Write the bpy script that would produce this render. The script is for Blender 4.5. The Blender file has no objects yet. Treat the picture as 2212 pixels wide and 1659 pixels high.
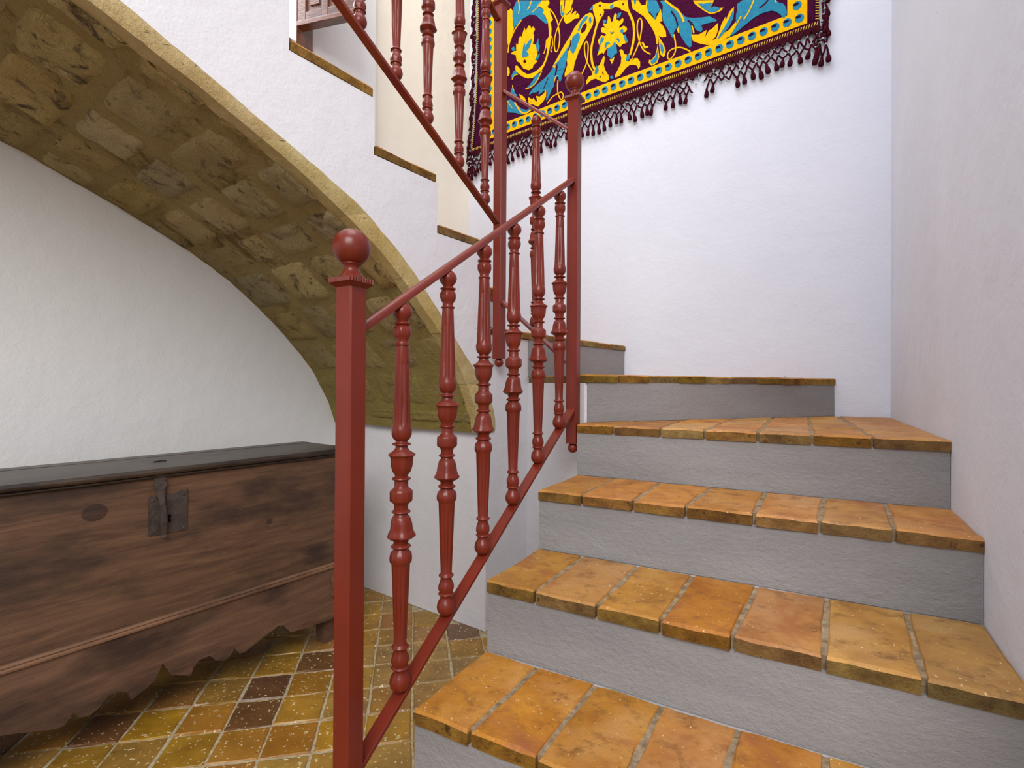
import bpy, bmesh, math, random
from mathutils import Vector, Matrix
random.seed(7)
R = math.radians
scene = bpy.context.scene
COL = scene.collection

# ------------------------------------------------------------------ camera
cam_d = bpy.data.cameras.new('camera'); cam = bpy.data.objects.new('camera', cam_d); COL.objects.link(cam)
cam_d.sensor_width = 36; cam_d.lens = 36*1111.1/2212; cam_d.clip_start = .02
pit, rol = R(.2257), R(.3515)
Rv = Vector((1,0,0)); Fv = Vector((0,math.cos(pit),math.sin(pit))); Uv = Vector((0,-math.sin(pit),math.cos(pit)))
ex = Rv*math.cos(rol)+Uv*math.sin(rol); ey = -Rv*math.sin(rol)+Uv*math.cos(rol); ez = -Fv
EYE = 1.0568
cam.matrix_world = Matrix(((ex.x,ey.x,ez.x,0),(ex.y,ey.y,ez.y,0),(ex.z,ey.z,ez.z,EYE),(0,0,0,1)))
scene.camera = cam

# ------------------------------------------------------------------ light
world = bpy.data.worlds.new('world'); scene.world = world; world.use_nodes = True
bg = world.node_tree.nodes['Background']; bg.inputs[0].default_value = (.86,.92,1,1); bg.inputs[1].default_value = .74
def area(name, loc, target, size, power, color, sy=None):
    d = bpy.data.lights.new(name,'AREA'); d.energy = power; d.color = color; d.size = size
    if sy: d.shape = 'RECTANGLE'; d.size_y = sy
    o = bpy.data.objects.new(name,d); COL.objects.link(o); o.location = loc
    o.rotation_euler = (Vector(target)-Vector(loc)).to_track_quat('-Z','Y').to_euler(); return o
area('skylight',(-.3,1.0,5.4),(.9,1.9,.6),2.2,72,(.84,.91,1))
area('front_fill',(-.5,-2.5,3.6),(-.45,2.0,.9),2.2,205,(1,.985,.96))  # unseen fill light added behind the camera to brighten the alcove
area('landing_lamp',(-.75,2.2,4.6),(-.9,3.0,2.2),.6,16,(1,.84,.62))
vs = scene.view_settings; vs.view_transform = 'Standard'; vs.look = 'None'; vs.gamma = 1; vs.use_curve_mapping = False; vs.exposure = -0.03

# ------------------------------------------------------------------ materials
def lin(c): return tuple((x/255/12.92 if x/255<=.04045 else ((x/255+.055)/1.055)**2.4) for x in c)+(1,)
class N:
    def __init__(s,name):
        s.m = bpy.data.materials.new(name); s.m.use_nodes = True; s.t = s.m.node_tree; s.b = s.t.nodes['Principled BSDF']
        tc = s.t.nodes.new('ShaderNodeTexCoord'); oi = s.t.nodes.new('ShaderNodeObjectInfo'); s.oi = oi
        mu = s.n('ShaderNodeVectorMath',operation='ADD'); sc = s.n('ShaderNodeMath',operation='MULTIPLY'); sc.inputs[1].default_value = 37.0
        s.l(oi.outputs['Random'],sc.inputs[0]); s.l(tc.outputs['Object'],mu.inputs[0]); s.l(sc.outputs[0],mu.inputs[1]); s.co = mu.outputs[0]; s.obj = tc.outputs['Object']
    def n(s,typ,**k):
        x = s.t.nodes.new(typ)
        for a,v in k.items(): setattr(x,a,v)
        return x
    def l(s,a,b): s.t.links.new(a,b)
    def mapv(s,scale,src=None):
        m = s.n('ShaderNodeVectorMath',operation='MULTIPLY'); m.inputs[1].default_value = scale; s.l(src or s.co,m.inputs[0]); return m.outputs[0]
    def noise(s,scale,detail=4,rough=.6,src=None,dist=0):
        x = s.n('ShaderNodeTexNoise'); x.inputs['Scale'].default_value = scale; x.inputs['Detail'].default_value = detail; x.inputs['Roughness'].default_value = rough; x.inputs['Distortion'].default_value = dist
        s.l(src or s.co,x.inputs['Vector']); return x.outputs['Fac']
    def vor(s,scale,src=None,feature='F1'):
        x = s.n('ShaderNodeTexVoronoi'); x.feature = feature; x.inputs['Scale'].default_value = scale; s.l(src or s.co,x.inputs['Vector']); return x.outputs['Distance']
    def ramp(s,f,a,b):
        x = s.n('ShaderNodeMapRange'); x.inputs[1].default_value = a; x.inputs[2].default_value = b; s.l(f,x.inputs[0]); return x.outputs[0]
    def mix(s,f,a,b,mode='MIX'):
        x = s.n('ShaderNodeMix',data_type='RGBA',blend_type=mode)
        if isinstance(f,(int,float)): x.inputs[0].default_value = f
        else: s.l(f,x.inputs[0])
        for v,i in ((a,6),(b,7)):
            if isinstance(v,tuple): x.inputs[i].default_value = v
            else: s.l(v,x.inputs[i])
        return x.outputs[2]
    def vary(s,c,val=.2,hue=.02,sat=.1):
        h = s.n('ShaderNodeHueSaturation'); s.l(c,h.inputs['Color'])
        def r(k,lo,hi):
            m = s.n('ShaderNodeMath',operation='MULTIPLY'); m.inputs[1].default_value = k; s.l(s.oi.outputs['Random'],m.inputs[0])
            fr = s.n('ShaderNodeMath',operation='FRACT'); s.l(m.outputs[0],fr.inputs[0]); return s.ramp2(fr.outputs[0],lo,hi)
        s.l(r(7.31,1-val,1+val),h.inputs['Value']); s.l(r(13.7,.5-hue,.5+hue),h.inputs['Hue']); s.l(r(29.3,1-sat,1+sat),h.inputs['Saturation']); return h.outputs[0]
    def ramp2(s,f,lo,hi):
        x = s.n('ShaderNodeMapRange'); x.inputs[3].default_value = lo; x.inputs[4].default_value = hi; s.l(f,x.inputs[0]); return x.outputs[0]
    def bump(s,f,strength=.3,dist=.01):
        x = s.n('ShaderNodeBump'); x.inputs['Strength'].default_value = strength; x.inputs['Distance'].default_value = dist; s.l(f,x.inputs['Height'])
        if getattr(s,'_nb',None): s.l(s._nb,x.inputs['Normal'])
        s._nb = x.outputs[0]; s.l(x.outputs[0],s.b.inputs['Normal'])
    def done(s,c,rough=.6,spec=.5,coat=0):
        if isinstance(c,tuple): s.b.inputs['Base Color'].default_value = c
        else: s.l(c,s.b.inputs['Base Color'])
        if isinstance(rough,(int,float)): s.b.inputs['Roughness'].default_value = rough
        else: s.l(rough,s.b.inputs['Roughness'])
        s.b.inputs['Specular IOR Level'].default_value = spec; s.b.inputs['Coat Weight'].default_value = coat
        return s.m
def plaster(name,c1,c2):
    k = N(name); f = k.ramp(k.noise(1.3,3),.3,.7); c = k.mix(f,lin(c1),lin(c2))
    sp = k.ramp(k.noise(46,2,.4),.80,.84); c = k.mix(sp,c,lin((176,168,160)))
    k.bump(k.noise(9,5,.6),.25,.02); k.bump(k.noise(120,3,.6),.22,.004)
    return k.done(c,.85,.2)
M_wall = plaster('white_plaster',(228,227,226),(222,221,221))
M_wallb = plaster('daylight_tinted_plaster',(218,219,229),(212,213,224))  # white plaster with the cool cast of daylight put into its colour
M_walls = plaster('stringer_plaster',(219,216,219),(213,210,214))
M_wallc = plaster('lamplight_tinted_plaster',(236,228,212),(230,222,206))  # warm lamp light on the upper wall, put into the plaster colour
def grey_riser():
    k = N('grey_riser_paint'); st = k.mapv((.5,.5,2.6)); f = k.ramp(k.noise(3,5,.6,st),.3,.7); c = k.mix(f,lin((148,146,146)),lin((133,131,132)))
    c = k.mix(k.ramp(k.noise(22,4,.7,st,.3),.70,.78),c,lin((170,168,164))); c = k.mix(k.ramp(k.noise(11,4,.7,st,.8),.70,.78),c,lin((118,113,108)))
    k.bump(k.noise(9,6,.7,None,.4),.3,.02); k.bump(k.noise(60,5,.7,k.mapv((.8,.8,1.6))),.55,.006); return k.done(c,.7,.25)
M_riser = grey_riser()
def tread_tile():
    k = N('tread_tile'); c = k.mix(k.ramp(k.noise(9,4,.6),.3,.7),lin((186,132,58)),lin((152,98,38)))
    c = k.mix(k.ramp(k.noise(4,3),.5,.75),c,lin((182,136,84))); c = k.mix(k.ramp(k.noise(22,5,.7),.52,.72),c,lin((124,82,38))); c = k.vary(c,.12,.009,.06)
    c = k.mix(k.ramp(k.noise(120,3,.6),.67,.71),c,lin((220,196,150))); c = k.mix(k.ramp(k.noise(48,4,.7),.66,.72),c,lin((104,64,30))); c = k.mix(k.ramp(k.noise(3.5,4,.7,None,.6),.56,.7),c,lin((150,88,44)))
    k.bump(k.noise(20,6,.65),.35,.012); k.bump(k.noise(130,3,.7),.3,.003)
    return k.done(c,k.ramp2(k.noise(12,3),.42,.7),.4)
M_ttop = tread_tile()
def tile_edge():
    k = N('tile_edge'); c = k.mix(k.ramp(k.noise(16,5,.7),.35,.65),lin((172,134,66)),lin((118,84,40))); c = k.mix(k.ramp(k.noise(40,4,.7),.6,.7),c,lin((84,56,26)))
    c = k.vary(c,.22,.015,.1); k.bump(k.noise(24,7,.8),1.0,.03); return k.done(c,.75,.25)
M_tedge = tile_edge()
def floor_tile(name,a,b):
    k = N(name); c = k.mix(k.ramp(k.noise(11,4,.6),.3,.7),lin(a),lin(b)); c = k.vary(c,.13,.006,.05)
    c = k.mix(k.ramp(k.noise(80,3,.6),.63,.67),c,lin((222,204,160))); c = k.mix(k.ramp(k.noise(34,4,.7),.66,.74),c,lin((92,62,26)))
    k.bump(k.noise(40,5,.6),.25,.006); return k.done(c,k.ramp2(k.noise(14,3),.25,.5),.5)
M_f = [floor_tile('ochre_floor_tile',(170,128,48),(130,94,34)),floor_tile('brown_floor_tile',(116,80,48),(92,60,36)),floor_tile('tan_floor_tile',(162,114,50),(136,92,38))]
def simple(name,c1,c2,sc=20,rough=.7,spec=.3,bs=.3,bd=.005,vary=0):
    k = N(name); c = k.mix(k.ramp(k.noise(sc,4,.6),.35,.65),lin(c1),lin(c2))
    if vary: c = k.vary(c,vary,.01,.05)
    if bs: k.bump(k.noise(sc*3,4,.6),bs,bd)
    return k.done(c,rough,spec)
M_grout = simple('grout',(196,182,150),(158,140,108),60,.9,.1,.4)
M_mortar = simple('tread_mortar',(162,142,114),(116,96,74),40,.9,.1,.5)
def iron():
    k = N('red_oxide_paint'); c = k.mix(k.ramp(k.noise(5,3),.3,.7),lin((116,39,25)),lin((102,32,18))); c = k.mix(k.ramp(k.noise(160,2,.5),.75,.79),c,lin((160,84,70)))
    k.bump(k.noise(60,3,.6),.12,.004); return k.done(c,k.ramp2(k.noise(20,3),.27,.38),.36)
M_iron = iron()
def stone():
    k = N('arch_stone'); d = k.noise(3.2,5,.65); c = k.mix(k.ramp(d,.3,.7),lin((194,170,120)),lin((160,136,90)))
    c = k.mix(k.ramp(k.noise(7,6,.7,None,.8),.56,.68),c,lin((116,96,66))); c = k.vary(c,.20,.005,.12)
    c = k.mix(k.ramp(k.noise(9,7,.75,None,.6),.54,.66),c,lin((84,68,50))); c = k.mix(k.ramp(k.noise(19,6,.75,None,.5),.60,.68),c,lin((58,47,38))); c = k.mix(k.ramp(k.noise(17,5,.7,k.mapv((1.3,1,2.1))),.64,.70),c,lin((196,176,134)))
    sx = k.n('ShaderNodeSeparateXYZ'); k.l(k.obj,sx.inputs[0]); g = k.ramp(sx.outputs['Z'],1.5,.95); gm = k.n('ShaderNodeMath',operation='MULTIPLY'); k.l(g,gm.inputs[0]); k.l(k.ramp(k.noise(4,4,.6),.25,.6),gm.inputs[1])
    c = k.mix(gm.outputs[0],c,lin((154,136,76)))
    k.bump(k.noise(12,7,.75),1.0,.05); k.bump(k.noise(60,5,.7),.5,.01); return k.done(c,.85,.15)
M_stone = stone()
def arch_mortar():
    k = N('arch_mortar'); c = k.mix(k.ramp(k.noise(4,6,.7),.3,.7),lin((174,152,102)),lin((152,128,80))); c = k.mix(k.ramp(k.noise(15,6,.7),.6,.7),c,lin((110,88,50))); c = k.mix(k.ramp(k.noise(5,7,.75,None,.5),.54,.64),c,lin((118,96,58)))
    sx = k.n('ShaderNodeSeparateXYZ'); k.l(k.obj,sx.inputs[0]); g = k.ramp(sx.outputs['Z'],1.5,.95)
    c = k.mix(g,c,lin((156,138,78))); k.bump(k.noise(11,8,.75),.9,.05); return k.done(c,.9,.1)
M_amort = arch_mortar()
def rim():
    k = N('pale_edge_stone'); c = k.mix(k.ramp(k.noise(9,6,.7),.3,.7),lin((236,212,156)),lin((208,176,114))); c = k.mix(k.ramp(k.noise(30,5,.75,None,.6),.66,.72),c,lin((112,80,44))); c = k.vary(c,.05,.008,.05)
    k.bump(k.noise(24,7,.8),1.0,.03); return k.done(c,.9,.1)
M_rim = rim()
def wood(name,a,b,dark,rough=.55,sc=1.,spec=.35):
    k = N(name); st = k.mapv((1.6*sc,22*sc,16*sc)); f = k.noise(3,6,.65,st,.7); c = k.mix(k.ramp(f,.3,.7),lin(a),lin(b))
    c = k.mix(k.ramp(k.noise(2.2,4,.6,k.mapv((1.2,3,3))),.48,.66),c,lin(dark)); c = k.mix(k.ramp(k.noise(6,5,.7,k.mapv((3,40,30))),.70,.76),c,lin(tuple(min(255,x+46) for x in a)))
    k.bump(k.noise(5,6,.7,st),.35,.006); return k.done(c,rough,spec)
M_chest = wood('chest_wood',(114,83,60),(76,54,41),(56,41,34))
M_skirt = wood('chest_skirt_wood',(118,86,66),(88,63,48),(60,43,35))
M_lid = wood('chest_lid_wood',(84,70,58),(58,46,38),(44,34,29),.35,1,.5)
M_trim = wood('chest_trim_wood',(134,98,72),(104,74,54),(80,56,42))
M_darkiron = simple('dark_wrought_iron',(74,62,56),(52,44,40),30,.45,.5,.4)
M_knotw = wood('dark_knot_wood',(74,52,40),(54,38,31),(40,29,25))
M_black = simple('black_void',(16,13,12),(12,10,9),10,.9,.1,0)
M_cab = wood('walnut_shutter',(122,74,44),(92,52,30),(66,36,22),.10,1.4,.8)
def cloth(name,c1,c2):
    k = N(name); c = k.mix(k.ramp(k.noise(60,3,.6),.3,.7),lin(c1),lin(c2)); k.bump(k.noise(420,2,.6),.5,.003); return k.done(c,.95,.05)
M_pur = cloth('purple_velvet',(74,18,54),(52,8,34)); M_yel = cloth('yellow_wool',(240,186,20),(226,164,8)); M_tea = cloth('teal_wool',(48,136,158),(44,112,150)); M_dark = cloth('maroon_wool',(74,20,32),(44,10,22)); M_cord = cloth('gold_cord',(240,206,104),(206,164,60)); M_knot = cloth('pale_knot_thread',(190,206,200),(136,170,160)); M_navy = cloth('navy_wool',(34,26,60),(24,16,44))
def emis(name,c,s):
    k = N(name); k.b.inputs['Emission Color'].default_value = c; k.b.inputs['Emission Strength'].default_value = s; return k.done(c,.2,.5)
M_pane = emis('daylit_window_pane',(.82,.9,1,1),9)

# ------------------------------------------------------------------ builders
def tag(o,label=None,cat=None,kind=None,group=None):
    for k,v in (('label',label),('category',cat),('kind',kind),('group',group)):
        if v: o[k] = v
    return o
def empty(name,loc=(0,0,0),rz=0,parent=None):
    o = bpy.data.objects.new(name,None); COL.objects.link(o); o.location = loc; o.rotation_euler = (0,0,rz); o.empty_display_size = .1; o.parent = parent; return o
def link(name,me,parent=None,loc=(0,0,0),rz=0):
    o = bpy.data.objects.new(name,me); COL.objects.link(o); o.parent = parent; o.location = loc; o.rotation_euler = (0,0,rz); return o
class MB:
    def __init__(s): s.v=[]; s.f=[]; s.mi=[]
    def add(s,vs,fs,mi=0):
        b=len(s.v); s.v+=[tuple(x) for x in vs]; s.f+=[tuple(i+b for i in f) for f in fs]; s.mi+=[mi]*len(fs); return s
    def box(s,x0,x1,y0,y1,z0,z1,mi=0):
        return s.add([(x0,y0,z0),(x1,y0,z0),(x1,y1,z0),(x0,y1,z0),(x0,y0,z1),(x1,y0,z1),(x1,y1,z1),(x0,y1,z1)],[(0,3,2,1),(4,5,6,7),(0,1,5,4),(1,2,6,5),(2,3,7,6),(3,0,4,7)],mi)
    def prism(s,poly,a,b,f,mi=0):
        n=len(poly); vs=[f(p[0],p[1],a) for p in poly]+[f(p[0],p[1],b) for p in poly]
        fs=[tuple(range(n-1,-1,-1)),tuple(range(n,2*n))]+[(i,(i+1)%n,n+(i+1)%n,n+i) for i in range(n)]
        return s.add(vs,fs,mi)
    def tube(s,pts,r,n=6,mi=0):
        pts=[Vector(p) for p in pts]; vs=[];fs=[]; m=len(pts)
        for i,p in enumerate(pts):
            d=(pts[min(i+1,m-1)]-pts[max(i-1,0)]).normalized(); u=d.cross(Vector((0,0,1)))
            if u.length<1e-3: u=d.cross(Vector((1,0,0)))
            u.normalize(); w=d.cross(u); rr=r[i] if isinstance(r,(list,tuple)) else r
            vs+=[p+u*rr*math.cos(2*math.pi*k/n)+w*rr*math.sin(2*math.pi*k/n) for k in range(n)]
        for i in range(m-1): fs+=[(i*n+k,i*n+(k+1)%n,(i+1)*n+(k+1)%n,(i+1)*n+k) for k in range(n)]
        fs+=[tuple(range(n-1,-1,-1)),tuple((m-1)*n+k for k in range(n))]
        return s.add(vs,fs,mi)
    def lathe(s,prof,n=24,c=(0,0,0),rf=None,mi=0):
        vs=[];fs=[]; m=len(prof)
        for i,(z,r) in enumerate(prof):
            for k in range(n):
                a=2*math.pi*k/n; q=r*(rf(z,a) if rf else 1); vs.append((c[0]+q*math.cos(a),c[1]+q*math.sin(a),c[2]+z))
        for i in range(m-1): fs+=[(i*n+k,i*n+(k+1)%n,(i+1)*n+(k+1)%n,(i+1)*n+k) for k in range(n)]
        if prof[0][0]>prof[-1][0]: fs=[tuple(reversed(f)) for f in fs]
        return s.add(vs,fs,mi)
    def mesh(s,name,mats,smooth=False,fix=True):
        me=bpy.data.meshes.new(name); me.from_pydata(s.v,[],s.f)
        for m in (mats if isinstance(mats,(list,tuple)) else [mats]): me.materials.append(m)
        for p,i in zip(me.polygons,s.mi): p.material_index=i
        if fix:
            bm=bmesh.new(); bm.from_mesh(me); bmesh.ops.recalc_face_normals(bm,faces=bm.faces); bm.to_mesh(me); bm.free()
        if smooth:
            for p in me.polygons: p.use_smooth=True
        me.update(); return me
    def build(s,name,mats,parent=None,smooth=False,loc=(0,0,0),rz=0): return link(name,s.mesh(name,mats,smooth),parent,loc,rz)
def smooth_angle(o,deg=35):
    me=o.data; bm=bmesh.new(); bm.from_mesh(me)
    for f in bm.faces: f.smooth=True
    for e in bm.edges:
        if len(e.link_faces)==2 and e.calc_face_angle(0)>R(deg): e.smooth=False
    bm.to_mesh(me); bm.free()
XY = lambda x,y,z:(x,y,z)
A1, A2 = R(60), R(53.7)          # flight frames: local x runs up the lower flight, local y to its left
def fr(ang,x,y): c,s=math.cos(ang),math.sin(ang); return (x*c-y*s,x*s+y*c)
def F1(s,w): return fr(A1,s,-w)
def F2(s,w): return fr(A2,s,-w)
def isect(p,d,q,e):
    den=d[0]*e[1]-d[1]*e[0]; t=((q[0]-p[0])*e[1]-(q[1]-p[1])*e[0])/den; return (p[0]+d[0]*t,p[1]+d[1]*t)
def inset_tile(poly,ztop,th,ch=.005,sub=3,jit=.0025,rng=random):
    # tile as a thick slab with worn chamfered edge, face material 0 on top and 1 on its sides
    P=[]
    n=len(poly)
    for i in range(n):
        a=Vector(poly[i][:2]); b=Vector(poly[(i+1)%n][:2])
        for k in range(sub):
            q=a.lerp(b,k/sub)
            if k: q+=Vector((rng.uniform(-1,1),rng.uniform(-1,1)))*jit
            P.append(q)
    c=sum(P,Vector((0,0)))/len(P); m=len(P); mb=MB()
    ins=[]
    for q in P:
        d=(c-q); L=d.length; ins.append(q+d/L*ch*(1+rng.uniform(-.4,1.2)))
    vs=[(q.x,q.y,ztop-th) for q in P]+[(q.x,q.y,ztop-ch*rng.uniform(.8,1.6)) for q in P]+[(q.x,q.y,ztop+rng.uniform(-.0008,.0008)) for q in ins]
    mb.add(vs,[tuple(range(m-1,-1,-1))]+[(i,(i+1)%m,m+(i+1)%m,m+i) for i in range(m)],1)
    mb.add([],[],0); b=0
    mb.f+=[(m+i,m+(i+1)%m,2*m+(i+1)%m,2*m+i) for i in range(m)]+[tuple(range(2*m,3*m))]; mb.mi+=[0]*(m+1)
    return mb

# ------------------------------------------------------------------ plan of the place
T = {0:.175}; T.update({n:.155+.19*n for n in range(1,14)}); T[6]=1.312
TH = .034
WR = ((1.06,1.157),(.505,.863))                       # right wall line
BC = (1.84,2.5); BD = (-.848,.530)                    # back wall corner and direction
def on_right(p,d): return isect(p,d,WR[0],WR[1])
def on_back(t): return (BC[0]+BD[0]*t,BC[1]+BD[1]*t)
WU, WL, WL2 = -1.398, -2.43, -2.55                    # faces of the upper flight: outer face, alcove wall, stair wall
dz = lambda a:(math.sin(R(a)),math.cos(R(a)))
L0=F1(.56,-.752); L1=(-.207,1.142); L2=(-.059,1.392); L3=(.093,1.662); L4=(.25,1.945); L5=(.289,2.05); L6=(.075,2.46); L7=(-.093,2.232); L7b=(-.1,2.222)
R0=on_right(L0,dz(118.5)); R1=on_right(L1,dz(118.5)); R2=on_right(L2,dz(119.5)); R3=on_right(L3,dz(118.2)); R4=on_right(L4,dz(118.6)); R5=on_back(.234); R6=on_back(1.347); R7=on_back(2.545)
LW8=F2(1.76,WL2)

# ------------------------------------------------------------------ setting
def wall(name,p,q,z0,z1,th,mat,nrm,div=None):
    # vertical wall whose visible face runs p-q; thickness goes away from nrm
    d=Vector((q[0]-p[0],q[1]-p[1])); n=Vector((-d.y,d.x)).normalized()
    if n.dot(Vector(nrm))>0: n=-n
    mb=MB(); mb.prism([p,q,(q[0]+n.x*th,q[1]+n.y*th),(p[0]+n.x*th,p[1]+n.y*th)],z0,z1,XY)
    o=mb.build(name,mat); tag(o,kind='structure'); return o
rw0=(WR[0][0]-WR[1][0]*.85,WR[0][1]-WR[1][1]*.85)
wall('wall_right',rw0,BC,0,5.2,.15,M_wallb,(-1,0))
wall('wall_back',BC,on_back(2.9),0,5.2,.15,M_wallb,(0,-1))
# left wall: alcove and lower stretch, then set back by the winders, with a tall window opening
mb=MB(); S0=-2.0; OP=(.78,1.43,1.72,4.1)
def lw(s,w,z): x,y=F2(s,w); return (x,y,z)
def lbox(s0,s1,w0,w1,z0,z1): mb.prism([F2(s0,w0),F2(s1,w0),F2(s1,w1),F2(s0,w1)],z0,z1,XY)
lbox(S0,1.94,WL,WL-.3,0,OP[2]); lbox(S0,OP[0],WL,WL-.3,OP[2],5.2); lbox(OP[1],1.94,WL,WL-.3,OP[2],5.2); lbox(OP[0],OP[1],WL,WL-.3,OP[3],5.2)
x=mb.build('wall_left',M_wall); tag(x,kind='structure')
mb=MB(); lbox(1.942,3.2,WL2,WL2-.18,0,5.2); tag(mb.build('wall_winder',M_wallc),kind='structure')

# floor: grout bed with single clay tiles
FA=R(10.9); FU=(math.cos(FA),math.sin(FA)); FV=(-math.sin(FA),math.cos(FA)); PU,PV=.1425,.1475
mb=MB(); mb.box(-3.4,2.4,-3.2,3.2,-.08,-.004); floor=mb.build('floor',M_grout); tag(floor,kind='structure')
def in_stairs(x,y):
    s,w=x*.5+y*.866,x*.866-y*.5
    if w>-.74 and s>.57: return True
    s2,w2=x*math.cos(A2)+y*math.sin(A2),x*math.sin(A2)-y*math.cos(A2)
    if s2>1.72+.05 or w2<WL-.03: return True
    r=(x-WR[0][0])*WR[1][1]-(y-WR[0][1])*WR[1][0]
    return r>.04 and y>.38
cells=[]
for i in range(-30,20):
    for j in range(-22,22):
        u=-.4217+i*PU; v=1.711+j*PV; cx=(u+PU/2)*FU[0]+(v+PV/2)*FV[0]; cy=(u+PU/2)*FU[1]+(v+PV/2)*FV[1]
        if in_stairs(cx,cy) or cy<-3 or cx<-3.3 or cx>2.2: continue
        vis = 0 if (cy>.9 and -1.1*cy<cx<.1*cy) else 1
        cells.append((vis,(cx+.75)**2+(cy-1.6)**2,i,j,u,v))
cells.sort()
dark={(-1,0):1,(0,2):1,(0,-1):2,(-1,-1):2,(2,0):2,(4,3):1,(1,2):0,(-2,-2):1}
rest=MB(); gap=.0028
for k,(vis,_,i,j,u,v) in enumerate(cells):
    jt=lambda:random.uniform(-.0022,.0022)
    c=[(u+gap+jt(),v+gap+jt()),(u+PU-gap+jt(),v+gap+jt()),(u+PU-gap+jt(),v+PV-gap+jt()),(u+gap+jt(),v+PV-gap+jt())]
    P=[(a*FU[0]+b*FV[0],a*FU[1]+b*FV[1]) for a,b in c]
    mi=dark.get((i,j)); 
    if mi is None: mi=random.choices([0,1,2],[.70,.10,.20])[0]
    if k<290:
        mb=inset_tile(P,random.uniform(-.0008,.0012),.012,.004,2,.0015); mb.build('floor_tile',[M_f[mi],M_f[mi]],floor)
    else: rest.prism(P,-.01,0,XY)
if rest.v: tag(rest.build('floor_tile_field',M_f[0],floor),kind='stuff')

# ------------------------------------------------------------------ upper flight body over the stone arch
off=-.013
inner=[(-1.4,2.34),(-.6,2.16),(-.2,2.065),(.1,1.985),(.355,1.898),(.5,1.845),(.614,1.80),(.776,1.732),(.925,1.66),(.99,1.624),(1.117,1.548),(1.198,1.488),(1.284,1.414),(1.386,1.322),(1.426,1.285),(1.513,1.195),(1.566,1.118),(1.609,1.047),(1.654,.96),(1.688,.868)]
outer=[(-1.4,2.40),(-.6,2.215),(-.2,2.12),(.1,2.04),(.407,1.934),(.469,1.905),(.559,1.867),(.672,1.82),(.776,1.776),(.924,1.717),(1.065,1.648),(1.169,1.579),(1.261,1.507),(1.313,1.462),(1.425,1.351),(1.504,1.268),(1.607,1.165),(1.684,1.08),(1.75,1.0),(1.779,.93),(1.776,.868)]
inner=[(a,b+off) for a,b in inner]; outer=[(a,b+off) for a,b in outer]
def resample(P,n):
    L=[0]
    for a,b in zip(P,P[1:]): L.append(L[-1]+math.hypot(b[0]-a[0],b[1]-a[1]))
    out=[]
    for k in range(n+1):
        t=L[-1]*k/n; i=min(max(j for j in range(len(L)) if L[j]<=t+1e-9),len(P)-2); f=(t-L[i])/(L[i+1]-L[i]); out.append((P[i][0]+(P[i+1][0]-P[i][0])*f,P[i][1]+(P[i+1][1]-P[i][1])*f))
    return out,L[-1]
def smooth(P,k=2):
    for _ in range(k): P=[P[0]]+[((a[0]+2*b[0]+c[0])/4,(a[1]+2*b[1]+c[1])/4) for a,b,c in zip(P,P[1:],P[2:])]+[P[-1]]
    return P
NA=150
IN,LI=resample(inner,NA); IN=smooth(IN,6); OUT,_=resample(outer,NA); OUT=smooth(OUT,4)
fronts={8:1.72,9:1.413,10:1.112,11:.808,12:.50,13:.19}
# body: profile in (s,z) pushed across the flight
prof=[(1.72,0),(2.03,0),(2.03,T[6]-TH),(1.735,T[6]-TH),(1.735,T[7]-TH),(1.72,T[7]-TH)]
for n in range(8,14):
    prof+=[(fronts[n],T[n]-TH)]
    prof+=[(fronts[n+1] if n<13 else -1.4,T[n]-TH)]
prof+=[(p[0],p[1]+.02) for p in IN]
prof+=[(1.72,.868+off)]
mb=MB(); bmf=lambda a,b,w:lw(a,w,b)
mb.prism(prof,WU,WL,bmf)
body=mb.build('wall_stair',M_walls); tag(body,kind='structure')
# triangulate the big concave faces cleanly
bm=bmesh.new(); bm.from_mesh(body.data); bmesh.ops.triangulate(bm,faces=[f for f in bm.faces if len(f.verts)>4]); bm.to_mesh(body.data); bm.free()

# stone arch: rough soffit stones in mortar and a pale exposed rim
arch=empty('stone_arch',(*F2(1.70,WU-.5),0)); al=[-v for v in arch.location]
tag(arch,'rough stone vault with pale yellow rim under the white upper stair flight','arch')
def soff(a,w,o):
    # a: 0..1 along the curve; o: distance out of the soffit into the alcove
    t=a*NA; i=min(int(t),NA-1); f=t-i; p=IN[i]; q=IN[i+1]; s=p[0]+(q[0]-p[0])*f; z=p[1]+(q[1]-p[1])*f
    d=Vector((q[0]-p[0],q[1]-p[1])).normalized(); n=Vector((d.y,-d.x))
    if n.y>0 and n.x>0: n=-n
    n=Vector((-abs(n.x),-abs(n.y)))
    return lw(s+n.x*o,w,z+n.y*o)
from mathutils import noise as mnoise
def nz(x,y,sc): return mnoise.noise(Vector((x*sc,y*sc,3.7)))
mb=MB(); na,nb=150,44
vs=[soff(i/na,WU+(WL-WU)*j/nb,(.003+.006*nz(i/na*LI,j/nb,5)+.004*nz(i/na*LI,j/nb,17)+.005*max(0,i/na-.75)*4*nz(i/na*LI,j/nb,9)) if j>2 else -.006) for i in range(na+1) for j in range(nb+1)]
mb.add(vs,[(i*(nb+1)+j,i*(nb+1)+j+1,(i+1)*(nb+1)+j+1,(i+1)*(nb+1)+j) for i in range(na) for j in range(nb)])
mb.build('mortar_bed',M_amort,arch,True,al)
rs=random.Random(11); a=.0
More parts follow.
